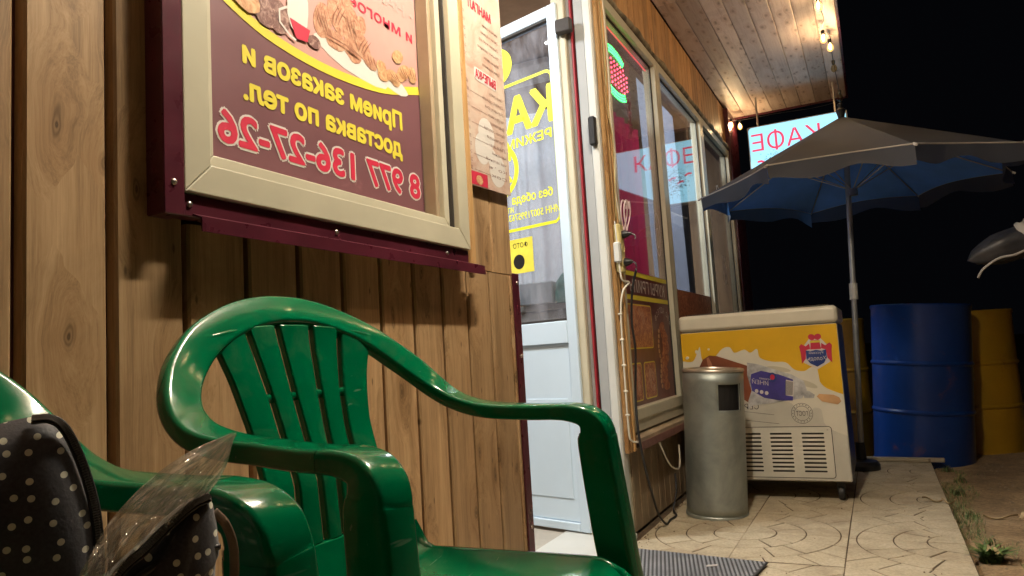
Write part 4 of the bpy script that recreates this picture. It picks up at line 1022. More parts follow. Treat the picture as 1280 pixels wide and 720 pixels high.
# ---- ice cream freezer
FX0, FX1, FY0, FY1 = -0.945, -0.168, 3.90, 4.50
fz = empty('ice_cream_freezer', (-0.56, 4.2, 0.0)); tag(fz, 'white chest freezer with yellow ice cream advert and vent grilles', 'freezer')
def FP(mb, name, mat, par=fz, smooth=False):
    mb.v = [(v[0]+0.56, v[1]-4.2, v[2]) for v in mb.v]; return mb.build(name, mat, par, smooth)
M['fz_white'] = plain('aged white enamel', (0.62, 0.59, 0.50), 0.35, 0, 0.10, 3, 0.06)
M['fz_lid'] = plain('ivory lid plastic', (0.66, 0.62, 0.50), 0.3, 0, 0.08, 3, 0.04)
mb = MB(); mb.bbox(FX0, FX1, FY0, FY1, 0.095, 0.868, 0.006); body = FP(mb, 'body', M['fz_white'])
mb = MB(); mb.bbox(FX0-0.006, FX1+0.008, FY0-0.010, FY1+0.005, 0.872, 0.958, 0.014); lid = FP(mb, 'lid', M['fz_lid']); bevel(lid, 0.006, 3)
mb = MB(); mb.bbox(FX0+0.03, FX1-0.03, FY0+0.04, FY1-0.04, 0.9585, 0.966, 0.002); mb.use
FP(mb, 'sliding_glass', M['glass'])
mb = MB(); mb.bbox(FX0+0.01, FX1-0.01, FY0+0.005, FY1-0.01, 0.868, 0.8725, 0.001); FP(mb, 'seal', M['dark_gap'])
mb = MB(); mb.box(FX1, FX1+0.0015, FY0+0.004, FY1-0.004, 0.42, 0.866); mb.box(FX1, FX1+0.0015, FY0+0.004, FY1-0.004, 0.10, 0.416); o = FP(mb, 'side_film', plain('dark violet side film', (0.014, 0.010, 0.035), 0.35, 0, 0.2, 3)); o['label'] = 'dark violet side film'
M['caster'] = plain('black caster', (0.02, 0.02, 0.02), 0.5)
for x in (-0.89, -0.225):
    for y in (3.96, 4.44):
        mb = MB(); mb.lathe([(0.0, -0.014), (0.030, -0.014), (0.034, -0.008), (0.034, 0.008), (0.030, 0.014), (0, 0.014)], (x, y, 0.034), 18, 0); mb.box(x-0.02, x+0.02, y-0.012, y+0.012, 0.05, 0.095)
        FP(mb, 'caster', M['caster'], smooth=40)
# front print: frame with u to -x (mirrored lettering), o towards the camera (-y)
ff = lambda x, z, o: (x+0.56, FY0-4.2-o, z)                    # plain x,z
fm2 = lambda x0: (lambda u, v, o: ff(x0-u, v, o))               # mirrored text
M['y_print'] = plain('sunny yellow print', (0.76, 0.44, 0.015), 0.35, 0, 0.10, 2, 0.03)
M['milk'] = plain('milky cream print', (0.68, 0.64, 0.53), 0.35, 0, 0.06, 3, 0.03)
M['choc'] = plain('chocolate print', (0.22, 0.065, 0.030), 0.35, 0, 0.25, 5, 0.03)
M['violet'] = plain('violet wrapper print', (0.055, 0.045, 0.25), 0.35, 0, 0.2, 8, 0.03)
M['silver'] = plain('silver wrapper print', (0.52, 0.52, 0.52), 0.3, 0, 0.35, 14, 0.03)
M['navy'] = plain('navy print', (0.02, 0.045, 0.20), 0.35)
M['stick'] = plain('wood stick print', (0.62, 0.36, 0.17), 0.4)
M['ink'] = plain('dark ink', (0.05, 0.045, 0.05), 0.4)
mb = MB()
edge_ = [(-0.954, 0.718), (-0.889, 0.715), (-0.86, 0.764), (-0.845, 0.789), (-0.838, 0.72), (-0.778, 0.73), (-0.729, 0.774), (-0.691, 0.78), (-0.669, 0.749), (-0.619, 0.763), (-0.589, 0.745), (-0.555, 0.763), (-0.544, 0.717), (-0.487, 0.694), (-0.422, 0.687), (-0.384, 0.649), (-0.339, 0.639), (-0.304, 0.657), (-0.276, 0.644), (-0.29, 0.612), (-0.254, 0.56), (-0.22, 0.539), (-0.164, 0.518)]
edge_ = [(-0.9435, edge_[0][1])]+edge_[1:-1]+[(-0.1705, edge_[-1][1])]
ce = [(p.x, p.y) for p in catmull([(a, b_, 0) for a, b_ in edge_], 4)]
for i_ in range(1, len(ce)): ce[i_] = (max(ce[i_][0], ce[i_-1][0]+0.0008), ce[i_][1])
mb.use(M['milk']); mb.add([ff(x, z, 0.0004) for x, z in ce]+[ff(x, z-(0.20 if x > -0.6 else 0.26), 0.0004) for x, z in ce], [(i, i+1, len(ce)+i+1, len(ce)+i) for i in range(len(ce)-1)])
mb.use(M['y_print']); n_ = len(ce); mb.add([ff(x, z, 0.0006) for x, z in ce]+[ff(x, 0.866, 0.0006) for x, z in ce], [(i, i+1, n_+i+1, n_+i) for i in range(n_-1)])
mb.use(M['milk'])
for i, (x, z, a, b_, r_) in enumerate([(-0.895, 0.70, 0.009, 0.010, 0), (-0.917, 0.735, 0.010, 0.008, .4), (-0.865, 0.765, 0.008, 0.010, 0), (-0.80, 0.775, 0.006, 0.006, 0)]):
    mb.plate(ff, ellipse(x, z, a, b_, 14, r_), 0.0003, 0.0008+0.00004*i)
for (x, z, a, b_, r_) in ((-0.46, 0.655, 0.06, 0.012, -.2), (-0.33, 0.575, 0.05, 0.014, -.4), (-0.76, 0.56, 0.05, 0.03, .2)):
    mb.use(M['cream']); mb.plate(ff, ellipse(x, z, a, b_, 18, r_), 0.0002, 0.0006)
# ice cream bar, tilted down to the right
def ob(pts, t, o): mb.plate(ff, pts, t, o)
mb.use(M['choc']); ob([(-0.865, 0.668), (-0.835, 0.722), (-0.80, 0.742), (-0.76, 0.737), (-0.60, 0.675), (-0.585, 0.64), (-0.60, 0.52), (-0.62, 0.49), (-0.78, 0.60), (-0.84, 0.64)], 0.0004, 0.0016)
mb.use(plain('chocolate highlight print', (0.42, 0.18, 0.10), 0.35, 0, 0.2)); ob([(-0.815, 0.727), (-0.805, 0.733), (-0.79, 0.70), (-0.785, 0.66), (-0.795, 0.655), (-0.812, 0.69)], 0.0003, 0.0022)
mb.use(M['silver']); ob([(-0.61, 0.695), (-0.56, 0.685), (-0.40, 0.625), (-0.345, 0.590), (-0.335, 0.545), (-0.36, 0.505), (-0.50, 0.485), (-0.60, 0.475), (-0.625, 0.455), (-0.62, 0.50), (-0.60, 0.55), (-0.615, 0.63)], 0.0004, 0.0021)
mb.use(M['violet']); ob([(-0.595, 0.635), (-0.545, 0.650), (-0.46, 0.628), (-0.395, 0.600), (-0.395, 0.565), (-0.405, 0.495), (-0.47, 0.497), (-0.54, 0.512), (-0.598, 0.55), (-0.602, 0.60)], 0.0003, 0.0027)
mb.use(M['p_white']); ob([(-0.428, 0.600), (-0.392, 0.590), (-0.400, 0.515), (-0.436, 0.522)], 0.0003, 0.0031)
mb.use(M['ink'])
for i in range(9): a = -0.431+0.0041*i; ob([(a, 0.595-0.003*i*.3), (a+0.0022, 0.5945-0.003*i*.3), (a-0.006, 0.522), (a-0.0082, 0.5225)], 0.0002, 0.0036)
mb.use(M['navy']); ob(ellipse(-0.492, 0.615, 0.020, 0.024, 18), 0.0003, 0.0033)
mb.use(M['p_red']); ob(ellipse(-0.492, 0.615, 0.012, 0.014, 12), 0.0002, 0.0038)
mb.use(M['silver']); ob([(-0.355, 0.545), (-0.325, 0.540), (-0.300, 0.520), (-0.305, 0.505), (-0.35, 0.505)], 0.0003, 0.0026)
mb.use(M['stick']); ob([(-0.292, 0.512), (-0.280, 0.524), (-0.215, 0.518), (-0.190, 0.505), (-0.183, 0.485), (-0.20, 0.470), (-0.27, 0.487)], 0.0003, 0.0026)
mb.use(M['p_white']); t_ = lambda x0, a: (lambda u, v, o: ff(x0-u*cos(a)-v*sin(a)*0, v-u*sin(a)*-1*0+ (u*sin(a)), o))
mb.text('ИНЕЙ', t_(-0.512, 0.18), 0.030, 0, 0.573, t=0.004, bold=0.02)
mb.text('эскимо', t_(-0.50, 0.18), 0.016, 0, 0.598, t=0.004, bold=0.01)
for i in range(3): ob(ellipse(-0.575+0.024*i, 0.548-0.006*i, 0.009, 0.010, 10), 0.0002, 0.0033)
# crest
mb.use(M['p_white']); ob([(-0.345, 0.745), (-0.30, 0.80), (-0.25, 0.80), (-0.205, 0.745), (-0.215, 0.68), (-0.275, 0.645), (-0.335, 0.68)], 0.0002, 0.0010)
mb.use(M['p_red'])
for s in (-1, 1):
    c0 = -0.275
    ob([(c0+s*0.028, 0.775), (c0+s*0.045, 0.762), (c0+s*0.066, 0.775), (c0+s*0.076, 0.762), (c0+s*0.072, 0.735), (c0+s*0.070, 0.675), (c0+s*0.050, 0.700), (c0+s*0.046, 0.742), (c0+s*0.025, 0.748)], 0.0003, 0.0014)
    ob(ellipse(c0+s*0.014, 0.806, 0.017, 0.015, 12, s*0.5), 0.0003, 0.0014)
ob([(-0.30, 0.745), (-0.25, 0.745), (-0.255, 0.79), (-0.295, 0.79)], 0.0003, 0.0013)
mb.use(M['p_yellow']); ob([(-0.300, 0.778), (-0.250, 0.778), (-0.252, 0.788), (-0.298, 0.788)], 0.0002, 0.0018)
mb.use(M['navy']); ob([(-0.322, 0.742), (-0.300, 0.736), (-0.275, 0.742), (-0.250, 0.736), (-0.228, 0.742), (-0.228, 0.700), (-0.243, 0.676), (-0.275, 0.658), (-0.307, 0.676), (-0.322, 0.700)], 0.0003, 0.0019)
mb.use(M['p_white']); mb.text('Русский', fm2(-0.275), 0.017, 0, 0.722, t=0.0026, align='CENTER', bold=0.02); mb.text('Холодъ', fm2(-0.275), 0.028, 0, 0.690, t=0.0026, width=0.088, align='CENTER', bold=0.03)
# stamp and caption
mb.use(M['ink'])
for r_ in (0.050, 0.036): band(mb, ff, ellipse(-0.368, 0.430, r_, r_, 40)+[(-0.368+r_, 0.430)], 0.002, 0.001)
mb.text('ГОСТ', fm2(-0.368), 0.032, 0, 0.418, t=0.001, width=0.055, align='CENTER', bold=0.01)
for k in range(18):
    a = k*2*pi/18; mb.plate(ff, ellipse(-0.368+0.043*cos(a), 0.430+0.043*sin(a), 0.0035, 0.002, 6, a+pi/2), 0.0002, 0.001)
mb.text('СЕРЕБРО', fm2(-0.572), 0.040, 0, 0.455, t=0.001, width=0.17, bold=0.02)
for k in range(3): band(mb, ff, [(-0.70, 0.452-0.045*k), (-0.50+0.02*k, 0.425-0.045*k)], 0.0016, 0.0008)
body_print = mb.build('print', None, body)
# grille panel with slots
mb = MB()
gx0, gx1, gz0, gz1 = -0.86, -0.242, 0.115, 0.362
mb.plate(ff, rrect(gx0, gx1, gz0, gz1, 0.014), 0.003, 0.0005); gp = mb.build('grille_panel', M['fz_white'], body)
mb = MB(); band(mb, ff, rrect(gx0-0.002, gx1+0.002, gz0-0.002, gz1+0.002, 0.015)+[(gx1+0.002, gz1-0.013)], 0.003, 0.0007); mb.build('panel_gap', M['dark_gap'], body)
M['slot'] = M['dark_gap']
sl = MB(); sl.add(*(lambda q: (q.v, q.f))(MB().plate(ff, rrect(-0.052, 0.052, -0.0042, 0.0042, 0.0040, 3), 0.0005, 0.0036)))
sl.v = [(v[0]-0.56, v[1], v[2]) for v in sl.v]; sm = None
lip = MB(); 
for c_x in (-0.772, -0.626, -0.478, -0.328):
    for r_ in range(10):
        z = 0.330-0.0205*r_
        if sm is None: o = sl.build('vent_slot', M['slot'], gp); sm = o.data; o.location = (c_x+0.56, 0, z)
        else: o = inst('vent_slot', sm, gp, (c_x+0.56, 0, z))
for c_x in (-0.772, -0.626, -0.478, -0.328):
    for r_ in range(10):
        z = 0.3355-0.0205*r_
        lip.add(*(lambda q: (q.v, q.f))(MB().prism([(c_x-0.052+0.56, z), (c_x+0.052+0.56, z), (c_x+0.048+0.56, z+0.006), (c_x-0.048+0.56, z+0.006)], 1, FY0-4.2-0.0075, FY0-4.2-0.0035)))
lip.build('louvre_lip', M['fz_white'], gp)
mb = MB(); mb.lathe([(0.004, 0), (0.004, 0.002), (0, 0.003)], n=10, ax=1); mb.v = [(v[0]-0.258+0.56, FY0-4.2-0.0035-v[1], v[2]+0.348) for v in mb.v]; mb.build('screw', M['steel'], gp)

# ---- barrels
def barrel(name, x, y, mat, label, ry=0.0, h=0.93, rz_=0.0):
    t = empty(name, (x, y, soil_h(x, y)-0.01)); t.rotation_euler = (0, ry, rz_)
    prof = [(0.0, 0.012), (0.285, 0.012), (0.291, 0.0), (0.297, 0.004), (0.297, 0.014), (0.292, 0.02)]
    for zc in (0.33, 0.63):
        prof += [(0.291, zc*h-0.03), (0.291, zc*h-0.016), (0.300, zc*h-0.004), (0.300, zc*h+0.004), (0.291, zc*h+0.016)]
    prof += [(0.291, h-0.03), (0.297, h-0.02), (0.297, h-0.004), (0.290, h)]
    prof += [(0.283, h), (0.283, h-0.014), (0.0, h-0.016)]
    n = 56; mb = MB(); mb.lathe(prof, n=n)
    rr = random.Random(name+str(x)); k = rr.random()*20
    vs2 = []
    for vx, vy, vz in mb.v:
        d_ = 1+0.010*noise.noise(Vector((vx*5+k, vy*5, vz*3.2))) if 0.04 < vz < h-0.05 else 1
        vs2.append((vx*d_, vy*d_, vz))
    mb.v = vs2; mb.build('drum', mat, t, smooth=32)
    mb = MB(); mb.lathe([(0.03, 0), (0.03, 0.012), (0.022, 0.014), (0.022, 0.018), (0, 0.018)], (0.16, 0.08, h-0.016), 16); mb.build('bung', mat, t, smooth=40)
    tag(t, label, 'barrel'); return t
def paint(name, col, rust):
    m, nt, b = new_mat(name); v = coords(nt)
    c = ramp(nt, noise_t(nt, v, 4, 5, .6), [(0.3, tuple(x*0.75 for x in col)), (0.7, col)])
    f = ramp_v(nt, noise_t(nt, v, 5.5, 7, .72, .7), 0.60, 0.72); c = mixc(nt, math_n(nt, 'MULTIPLY', f, rust), c, (0.13, 0.045, 0.018))
    nt.links.new(c, b.inputs['Base Color']); b.inputs['Roughness'].default_value = 0.3
    bump(nt, b, noise_t(nt, v, 6, 3), 0.3, 0.006); return m
blue = paint('blue barrel paint', (0.004, 0.030, 0.155), 0.5); yel = paint('yellow barrel paint', (0.36, 0.20, 0.010), 0.9)
bb = barrel('barrel', 0.20, 5.50, blue, 'blue steel barrel standing between the two yellow ones', radians(4.2), 1.03)
yb = barrel('barrel', 0.56, 6.02, yel, 'rusty yellow barrel at the right, partly behind the blue barrel', 0, 0.97)
barrel('barrel', -0.365, 5.76, yel, 'yellow barrel showing between the freezer and the blue barrel', 0, 0.97)
mb = MB()
for k in range(7):
    a = radians(-112+3.2*k); a2 = radians(-112+3.2*(k+1)); mb.add([(0.2935*cos(a), 0.2935*sin(a), 0.50), (0.2935*cos(a2), 0.2935*sin(a2), 0.50), (0.2935*cos(a2), 0.2935*sin(a2), 0.60-0.01*(k % 3)), (0.2935*cos(a), 0.2935*sin(a), 0.60-0.01*((k+1) % 3))], [(0, 1, 2, 3)])
mb.build('label', plain('torn pale label', (0.42, 0.36, 0.22), 0.7, 0, 0.3, 20), yb)
# ---- pale board lying at the end of the pavement
mb = MB(); mb.bbox(-0.28, 0.28, -0.022, 0.022, 0, 0.024, 0.004)
tag(mb.build('wooden_board', wood('pale batten', (0.46, 0.38, 0.26), (0.28, 0.2, 0.12), (0.58, 0.5, 0.36), 0, 0.3), loc=(0.02, 5.16, 0.004), rot=(0, 0, -0.09)), 'pale narrow wooden board lying across the far end of the pavement', 'board')

# ---- door mat: raised diamond studs
mat_ = empty('doormat', (-0.73, 2.52, 0.0)); mat_.rotation_euler = (0, 0, -0.13)
tag(mat_, 'grey rubber doormat with diamond studs in front of the door', 'doormat')
rub = plain('grey rubber', (0.33, 0.34, 0.36), 0.5, 0, 0.2, 6, 0.2)
mb = MB(); mb.bbox(-0.24, 0.27, -0.42, 0.29, 0.004, 0.012, 0.002); mb.build('base', plain('dark rubber', (0.05, 0.05, 0.055), 0.6), mat_)
mb = MB(); a = 0.016
for i in range(32):
    for j in range(37):
        x, y = -0.235+a*i+(a/2 if j % 2 else 0), -0.412+0.019*j
        if x > 0.262: continue
        q = [(x-0.0052, y), (x, y-0.0062), (x+0.0052, y), (x, y+0.0062)]
        mb.add([(p[0], p[1], 0.0121) for p in q]+[(x+(p[0]-x)*.6, y+(p[1]-y)*.6, 0.0165) for p in q], [(0, 1, 5, 4), (1, 2, 6, 5), (2, 3, 7, 6), (3, 0, 4, 7), (4, 5, 6, 7)])
o = mb.build('stud', rub, mat_); o['kind'] = 'stuff'
mb = MB(); mb.prism([(-0.02, -0.004), (-0.006, -0.008), (0.018, -0.005), (0.021, 0.003), (0.004, 0.002), (-0.014, 0.006)], 2, 0, 0.003)
tag(mb.build('paper_scrap', M['p_white'], loc=(-0.60, 2.66, 0.0175), rot=(0.04, -.06, .3)), 'small white paper scrap lying on the grey doormat', 'scrap')

# ---- parasol
um = empty('parasol', (-0.150, 4.87, 0.0)); tag(um, 'open grey and blue eight panel parasol on a thin pole behind the freezer', 'parasol')
UX, UY, UR, UZ, UPH = -0.042+0.150, 0.0, 0.915, 1.728, 0.3360
apex = Vector((UX-0.02, 0, 2.165)); C8 = [Vector((UX+UR*cos(UPH+k*pi/4), UR*sin(UPH+k*pi/4), UZ+(0.012 if k % 2 else -0.008))) for k in range(8)]
m, nt, b = new_mat('parasol cloth'); v = coords(nt)
nt.links.new(ramp(nt, noise_t(nt, v, 3, 4), [(0.3, (0.040, 0.043, 0.052)), (0.7, (0.062, 0.066, 0.075))]), b.inputs['Base Color']); b.inputs['Roughness'].default_value = 0.75
out = nt.nodes['Material Output']; tl = N(nt, 'ShaderNodeBsdfTranslucent'); tl.inputs[0].default_value = (0.10, 0.25, 0.55, 1)
mx = N(nt, 'ShaderNodeMixShader'); mx.inputs[0].default_value = 0.12; nt.links.new(b.outputs[0], mx.inputs[1]); nt.links.new(tl.outputs[0], mx.inputs[2]); nt.links.new(mx.outputs[0], out.inputs[0])
bump(nt, b, noise_t(nt, v, 400, 2), 0.2, 0.0005); M['cloth'] = m
M['lining'] = plain('blue parasol lining with glow', (0.10, 0.30, 0.88), 0.7, 0, 0.1, 4, 0.1)  # blue lining brightened, the bluish glow on the underside put into its colour
M['piping'] = plain('pale piping', (0.45, 0.42, 0.38), 0.7)
for k in range(8):
    A, B = C8[k], C8[(k+1) % 8]; mb = MB(); nu, nv = 10, 10
    def cp(u, v):    # v=0 at apex, v=1 rim; between the ribs the cloth sags and the rim is scalloped
        r_ = apex.lerp(A.lerp(B, u), v); s_ = 4*u*(1-u)
        r_ = r_+Vector((0, 0, -0.030*s_*v*(1-v)*1.6)); c_ = Vector((UX, 0, r_.z)); r_ = r_+(c_-r_)*0.085*s_*v**5
        return r_+Vector((0, 0, 0.02*s_*v**4))
    mb.grid(cp, nu, nv)
    mb.grid(lambda u, v: cp(u, 1)+Vector((0, 0, -(0.085+0.02*sin(u*pi*3+k))*v))+(cp(u, 1)-Vector((UX, 0, cp(u, 1).z))).normalized()*0.012*sin(u*14+k)*v, 14, 2)
    pn = mb.build('canopy_panel', M['cloth'], um, smooth=45)
    mb = MB(); mb.grid(lambda u, v: cp(u, v*0.992)-Vector((0, 0, 0.004)), nu, nv); mb.build('lining', M['lining'], pn, smooth='all')
    mb = MB(); mb.tube([cp(i/14, 1)+Vector((0, 0, 0.002)) for i in range(15)], 0.0045, 6); mb.build('piping', M['piping'], um, smooth='all')
    mb = MB(); e0 = apex+Vector((0, 0, -0.03)); mb.tube([e0, e0.lerp(A, 0.5)+Vector((0, 0, -.008)), A+Vector((0, 0, -0.006))], 0.004, 6); mb.build('rib', M['steel'], um)
    mb = MB(); mb.tube([A-(A-apex).normalized()*0.01, A+(A-apex).normalized()*0.02], 0.007, 8); mb.build('rib_tip', M['p_white'], um)
mb = MB(); mb.tube([(UX, 0, 1.66)]+[(UX, 0, 1.70)], 0.028, 12); mb.build('runner', M['steel'], um)
for k in range(8):
    A = C8[k]; mb = MB(); mb.tube([(UX, 0, 1.69), apex.lerp(A, 0.48)+Vector((0, 0, -0.035))], 0.003, 6); mb.build('stretcher', M['steel'], um)
mb = MB(); mb.tube([(0.0, 0, 0.03), (0.045, 0, 0.9), (UX-0.004, 0, 2.15)], 0.0165, 14); mb.build('pole', plain('grey painted pole', (0.42, 0.44, 0.46), 0.35, 0.6), um, smooth=40)
mb = MB(); mb.tube([(0.0505, 0, 1.02), (0.0555, 0, 1.12)], 0.024, 14); mb.build('pole_joint', M['white_pvc'], um, smooth=40)
mb = MB(); mb.lathe([(0.018, 0), (0.022, 0.02), (0.03, 0.05), (0.012, 0.07), (0.016, 0.09), (0, 0.10)], (apex.x, 0, apex.z-0.01), 16); mb.build('finial', M['black'], um, smooth=40)
mb = MB(); mb.lathe([(0.10, 0), (0.10, 0.03), (0.085, 0.05), (0.03, 0.06), (0.025, 0.16), (0.018, 0.16)], n=32); mb.build('base', M['black'], um, smooth=35)

# ---- cafe light box under the far end of the canopy
sg = empty('light_box_sign', (-0.42, 6.24, 2.33)); tag(sg, 'glowing pale blue light box with pink mirrored lettering beyond the parasol', 'sign')
mb = MB(); mb.bbox(-0.385, 0.385, 0.002, 0.10, -0.29, 0.27, 0.006); mb.build('case', M['white_pvc'], sg)
mb = MB(); mb.plate(lambda u, v, o: (u, -o, v), rrect(-0.375, 0.375, -0.28, 0.26, 0.03), 0.003, -0.002); mb.build('face', emis('lit sign face', (0.36, 0.78, 1.0), SIGN), sg)
fs_ = lambda u, v, o: (0.178-u, -0.001-o, v)
mb = MB(); mb.use(emis('lit pink lettering', (0.85, 0.07, 0.16), SIGN*0.8)); mb.text('КАОЕ', fs_, 0.20, 0, 0.055, t=0.003, width=0.535); mb.plate(fs_, [(0.331, 0.040), (0.349, 0.040), (0.349, 0.215), (0.331, 0.215)], 0.0012, 0.0034)
for q in ((0.20, -0.03), (0.26, -0.07), (0.33, -0.06), (0.40, -0.10), (0.47, -0.04)):
    band(mb, fs_, [(q[0]-0.03, q[1]-0.012), (q[0], q[1]+0.006), (q[0]+0.03, q[1]+0.004)], 0.018, 0.003)
mb.build('lettering', None, sg)
mb = MB(); rnd = random.Random(5)
for i in range(260):
    x, y = rnd.gauss(0.36, 0.055), rnd.gauss(-0.10, 0.07)
    if -0.26 < y < 0.05 and 0.15 < x < 0.56: mb.plate(fs_, ellipse(x, y, 0.003+0.002*rnd.random(), 0.004, 5), 0.0005, 0.003)
o = mb.build('speckle', M['ink'], sg); o['kind'] = 'stuff'
for x in (-0.3, 0.3):
    mb = MB(); mb.tube([(x, 0.05, 0.27), (x, 0.05, 0.545)], 0.008, 8); mb.build('hanger', M['steel'], sg)

# ---- string of bulbs along the canopy edge, and one at the far end
def bulb(loc, parent, lit=True, s=1.0):
    e = empty('bulb', loc); e.parent = parent
    mb = MB(); mb.lathe([(0.011*s, 0.0), (0.012*s, -0.012*s), (0.010*s, -0.028*s), (0.0, -0.03*s)], n=12); mb.build('socket', M['black'], e, smooth=40)
    mb = MB(); mb.lathe([(0.009*s, -0.028*s), (0.018*s, -0.045*s), (0.022*s, -0.06*s), (0.018*s, -0.076*s), (0.008*s, -0.086*s), (0, -0.088*s)], n=16)
    mb.build('glass_bulb', M['bulb_on'] if lit else M['bulb_off'], e, smooth='all')
    if lit: mb = MB(); mb.lathe([(0, -0.036*s), (0.0045*s, -0.042*s), (0.0045*s, -0.066*s), (0, -0.072*s)], n=8); mb.build('filament', M['filament'], e, smooth='all')
    return e
M['filament'] = emis('glowing filament', (1.0, 0.66, 0.32), BULB)
m, nt, b = new_mat('warm glowing bulb glass'); nt.nodes.remove(b)
tr = N(nt, 'ShaderNodeBsdfTransparent'); em = N(nt, 'ShaderNodeEmission'); em.inputs[0].default_value = (1.0, 0.52, 0.12, 1); em.inputs[1].default_value = 0.9
ad_ = N(nt, 'ShaderNodeAddShader'); nt.links.new(tr.outputs[0], ad_.inputs[0]); nt.links.new(em.outputs[0], ad_.inputs[1]); nt.links.new(ad_.outputs[0], nt.nodes['Material Output'].inputs[0]); M['bulb_on'] = m
M['bulb_off'] = glass('unlit bulb glass', (0.8, 0.7, 0.5), 0.05)
def string(name, pts, bulbs, label):
    root = empty(name, pts[0]); p0 = Vector(pts[0]); path = catmull([Vector(p)-p0 for p in pts], 8)
    mb = MB(); mb.tube(path, 0.0028, 6); mb.build('wire', M['black'], root, smooth='all')
    for loc, lit in bulbs: bulb(Vector(loc)-p0, root, lit)
    tag(root, label, 'string lights', 'strings of warm bulbs on the canopy'); return root
def catn(y0, y1, n, x, z, sag):
    return [(x+0.006*sin(i*2.3), y0+(y1-y0)*i/n, z-sag*abs(sin(pi*i*0.5))) for i in range(n+1)]
YC = 0.0
string('string_lights', [(-0.06, -1.1, 2.835)]+[(-0.06-0.03*(i % 2), -0.9+0.35*i, 2.81-0.03*(i % 2)) for i in range(15)]+[(-0.115, 4.5, 2.80), (-0.10, 4.75, 2.77), (-0.12, 5.02, 2.80), (-0.088, 5.20, 2.80), (-0.085, 5.6, 2.79), (-0.07, 5.9, 2.66), (-0.06, 6.3, 2.70), (-0.06, 6.7, 2.83)],
       [((-0.06-0.03*(i % 2), -0.9+0.35*i, 2.81-0.03*(i % 2)), True) for i in range(0, 15, 2)]+[((-0.115, 4.5, 2.80), True), ((-0.12, 5.02, 2.80), True), ((-0.088, 5.20, 2.80), True), ((-0.085, 5.6, 2.79), False), ((-0.07, 5.9, 2.66), False)],
       'string of warm bulbs hanging along the outer edge of the canopy')
string('string_lights', [(-0.06, 6.72, 2.82), (-0.3, 6.70, 2.80), (-0.62, 6.62, 2.79), (-0.905, 6.58, 2.78), (-0.955, 6.42, 2.76), (-0.955, 6.30, 2.74)],
       [((-0.905, 6.58, 2.78), True), ((-0.955, 6.42, 2.76), True)], 'short string of bulbs across the far end of the canopy by the wall')

# ---- polka dot bag on the left chair
def dot_cloth():
    m, nt, b = new_mat('black cloth with cream dots')
    uvn = nt.nodes.new('ShaderNodeUVMap'); uvn.uv_map = 'UVMap'
    mp = nt.nodes.new('ShaderNodeMapping'); mp.inputs['Scale'].default_value = (1, 1, 1); nt.links.new(uvn.outputs[0], mp.inputs[0])
    vo = nt.nodes.new('ShaderNodeTexVoronoi'); vo.inputs['Scale'].default_value = 84; vo.inputs['Randomness'].default_value = 0.62; vo.voronoi_dimensions = '2D'
    nt.links.new(mp.outputs[0], vo.inputs['Vector'])
    f = math_n(nt, 'LESS_THAN', vo.outputs['Distance'], 0.165)
    v = coords(nt, rand=False); n = noise_t(nt, v, 500, 3)
    base = ramp(nt, n, [(0.3, (0.010, 0.009, 0.013)), (0.7, (0.028, 0.026, 0.034))])
    nt.links.new(mixc(nt, f, base, (0.62, 0.60, 0.46)), b.inputs['Base Color']); b.inputs['Roughness'].default_value = 0.6
    b.inputs['Sheen Weight'].default_value = 0.3
    h = math_n(nt, 'ADD', noise_t(nt, v, 30, 3), math_n(nt, 'MULTIPLY', n, 0.2)); bump(nt, b, h, 0.35, 0.003)
    return m
M['dots'] = dot_cloth()
M['zip'] = plain('black zipper tape', (0.016, 0.014, 0.015), 0.5, 0, 0.2, 30, 0.2)
LOBE1 = [(-0.4798, 0.2252, 0.7678), (-0.47, 0.245, 0.7777), (-0.4595, 0.264, 0.7812), (-0.4533, 0.2747, 0.7756), (-0.4489, 0.2818, 0.7591), (-0.4448, 0.2882, 0.7322), (-0.4425, 0.2917, 0.7097), (-0.4419, 0.2927, 0.6805), (-0.4429, 0.2911, 0.6429), (-0.4458, 0.2866, 0.584), (-0.4677, 0.2494, 0.5851), (-0.4846, 0.2145, 0.6037), (-0.4866, 0.2101, 0.7094)]
LOBE2 = [(-0.3812, 0.3236, 0.7238), (-0.3827, 0.306, 0.7187), (-0.3894, 0.2892, 0.7038), (-0.3937, 0.2745, 0.693), (-0.4015, 0.263, 0.675), (-0.41, 0.2683, 0.6119), (-0.3919, 0.3105, 0.5774), (-0.3822, 0.3223, 0.6385), (-0.3793, 0.3258, 0.6854), (-0.3779, 0.3273, 0.6938)]
ZIP1 = [(-0.4536, 0.2583, 0.7802), (-0.4474, 0.265, 0.7799), (-0.4437, 0.2712, 0.774), (-0.44, 0.2772, 0.7583), (-0.4366, 0.2824, 0.7369), (-0.4346, 0.2855, 0.7163), (-0.434, 0.2865, 0.6923), (-0.4345, 0.2856, 0.6551)]
ZIP2 = [(-0.3774, 0.3204, 0.7251), (-0.3783, 0.3082, 0.7222), (-0.3818, 0.2942, 0.713), (-0.3838, 0.2799, 0.7029), (-0.3883, 0.2683, 0.6939), (-0.3936, 0.2569, 0.6769)]
FL = [(-0.3906, 0.2429, 0.6928), (-0.3863, 0.2497, 0.7077), (-0.3898, 0.2625, 0.7213), (-0.3859, 0.2769, 0.736), (-0.3812, 0.2917, 0.7472), (-0.3742, 0.3085, 0.7565), (-0.3646, 0.3274, 0.7633)]
FR = [(-0.4032, 0.2784, 0.6698), (-0.4012, 0.2899, 0.6868), (-0.3975, 0.3034, 0.7021), (-0.393, 0.3171, 0.715), (-0.3849, 0.3269, 0.7265), (-0.3745, 0.3313, 0.7424), (-0.3655, 0.3294, 0.7611)]
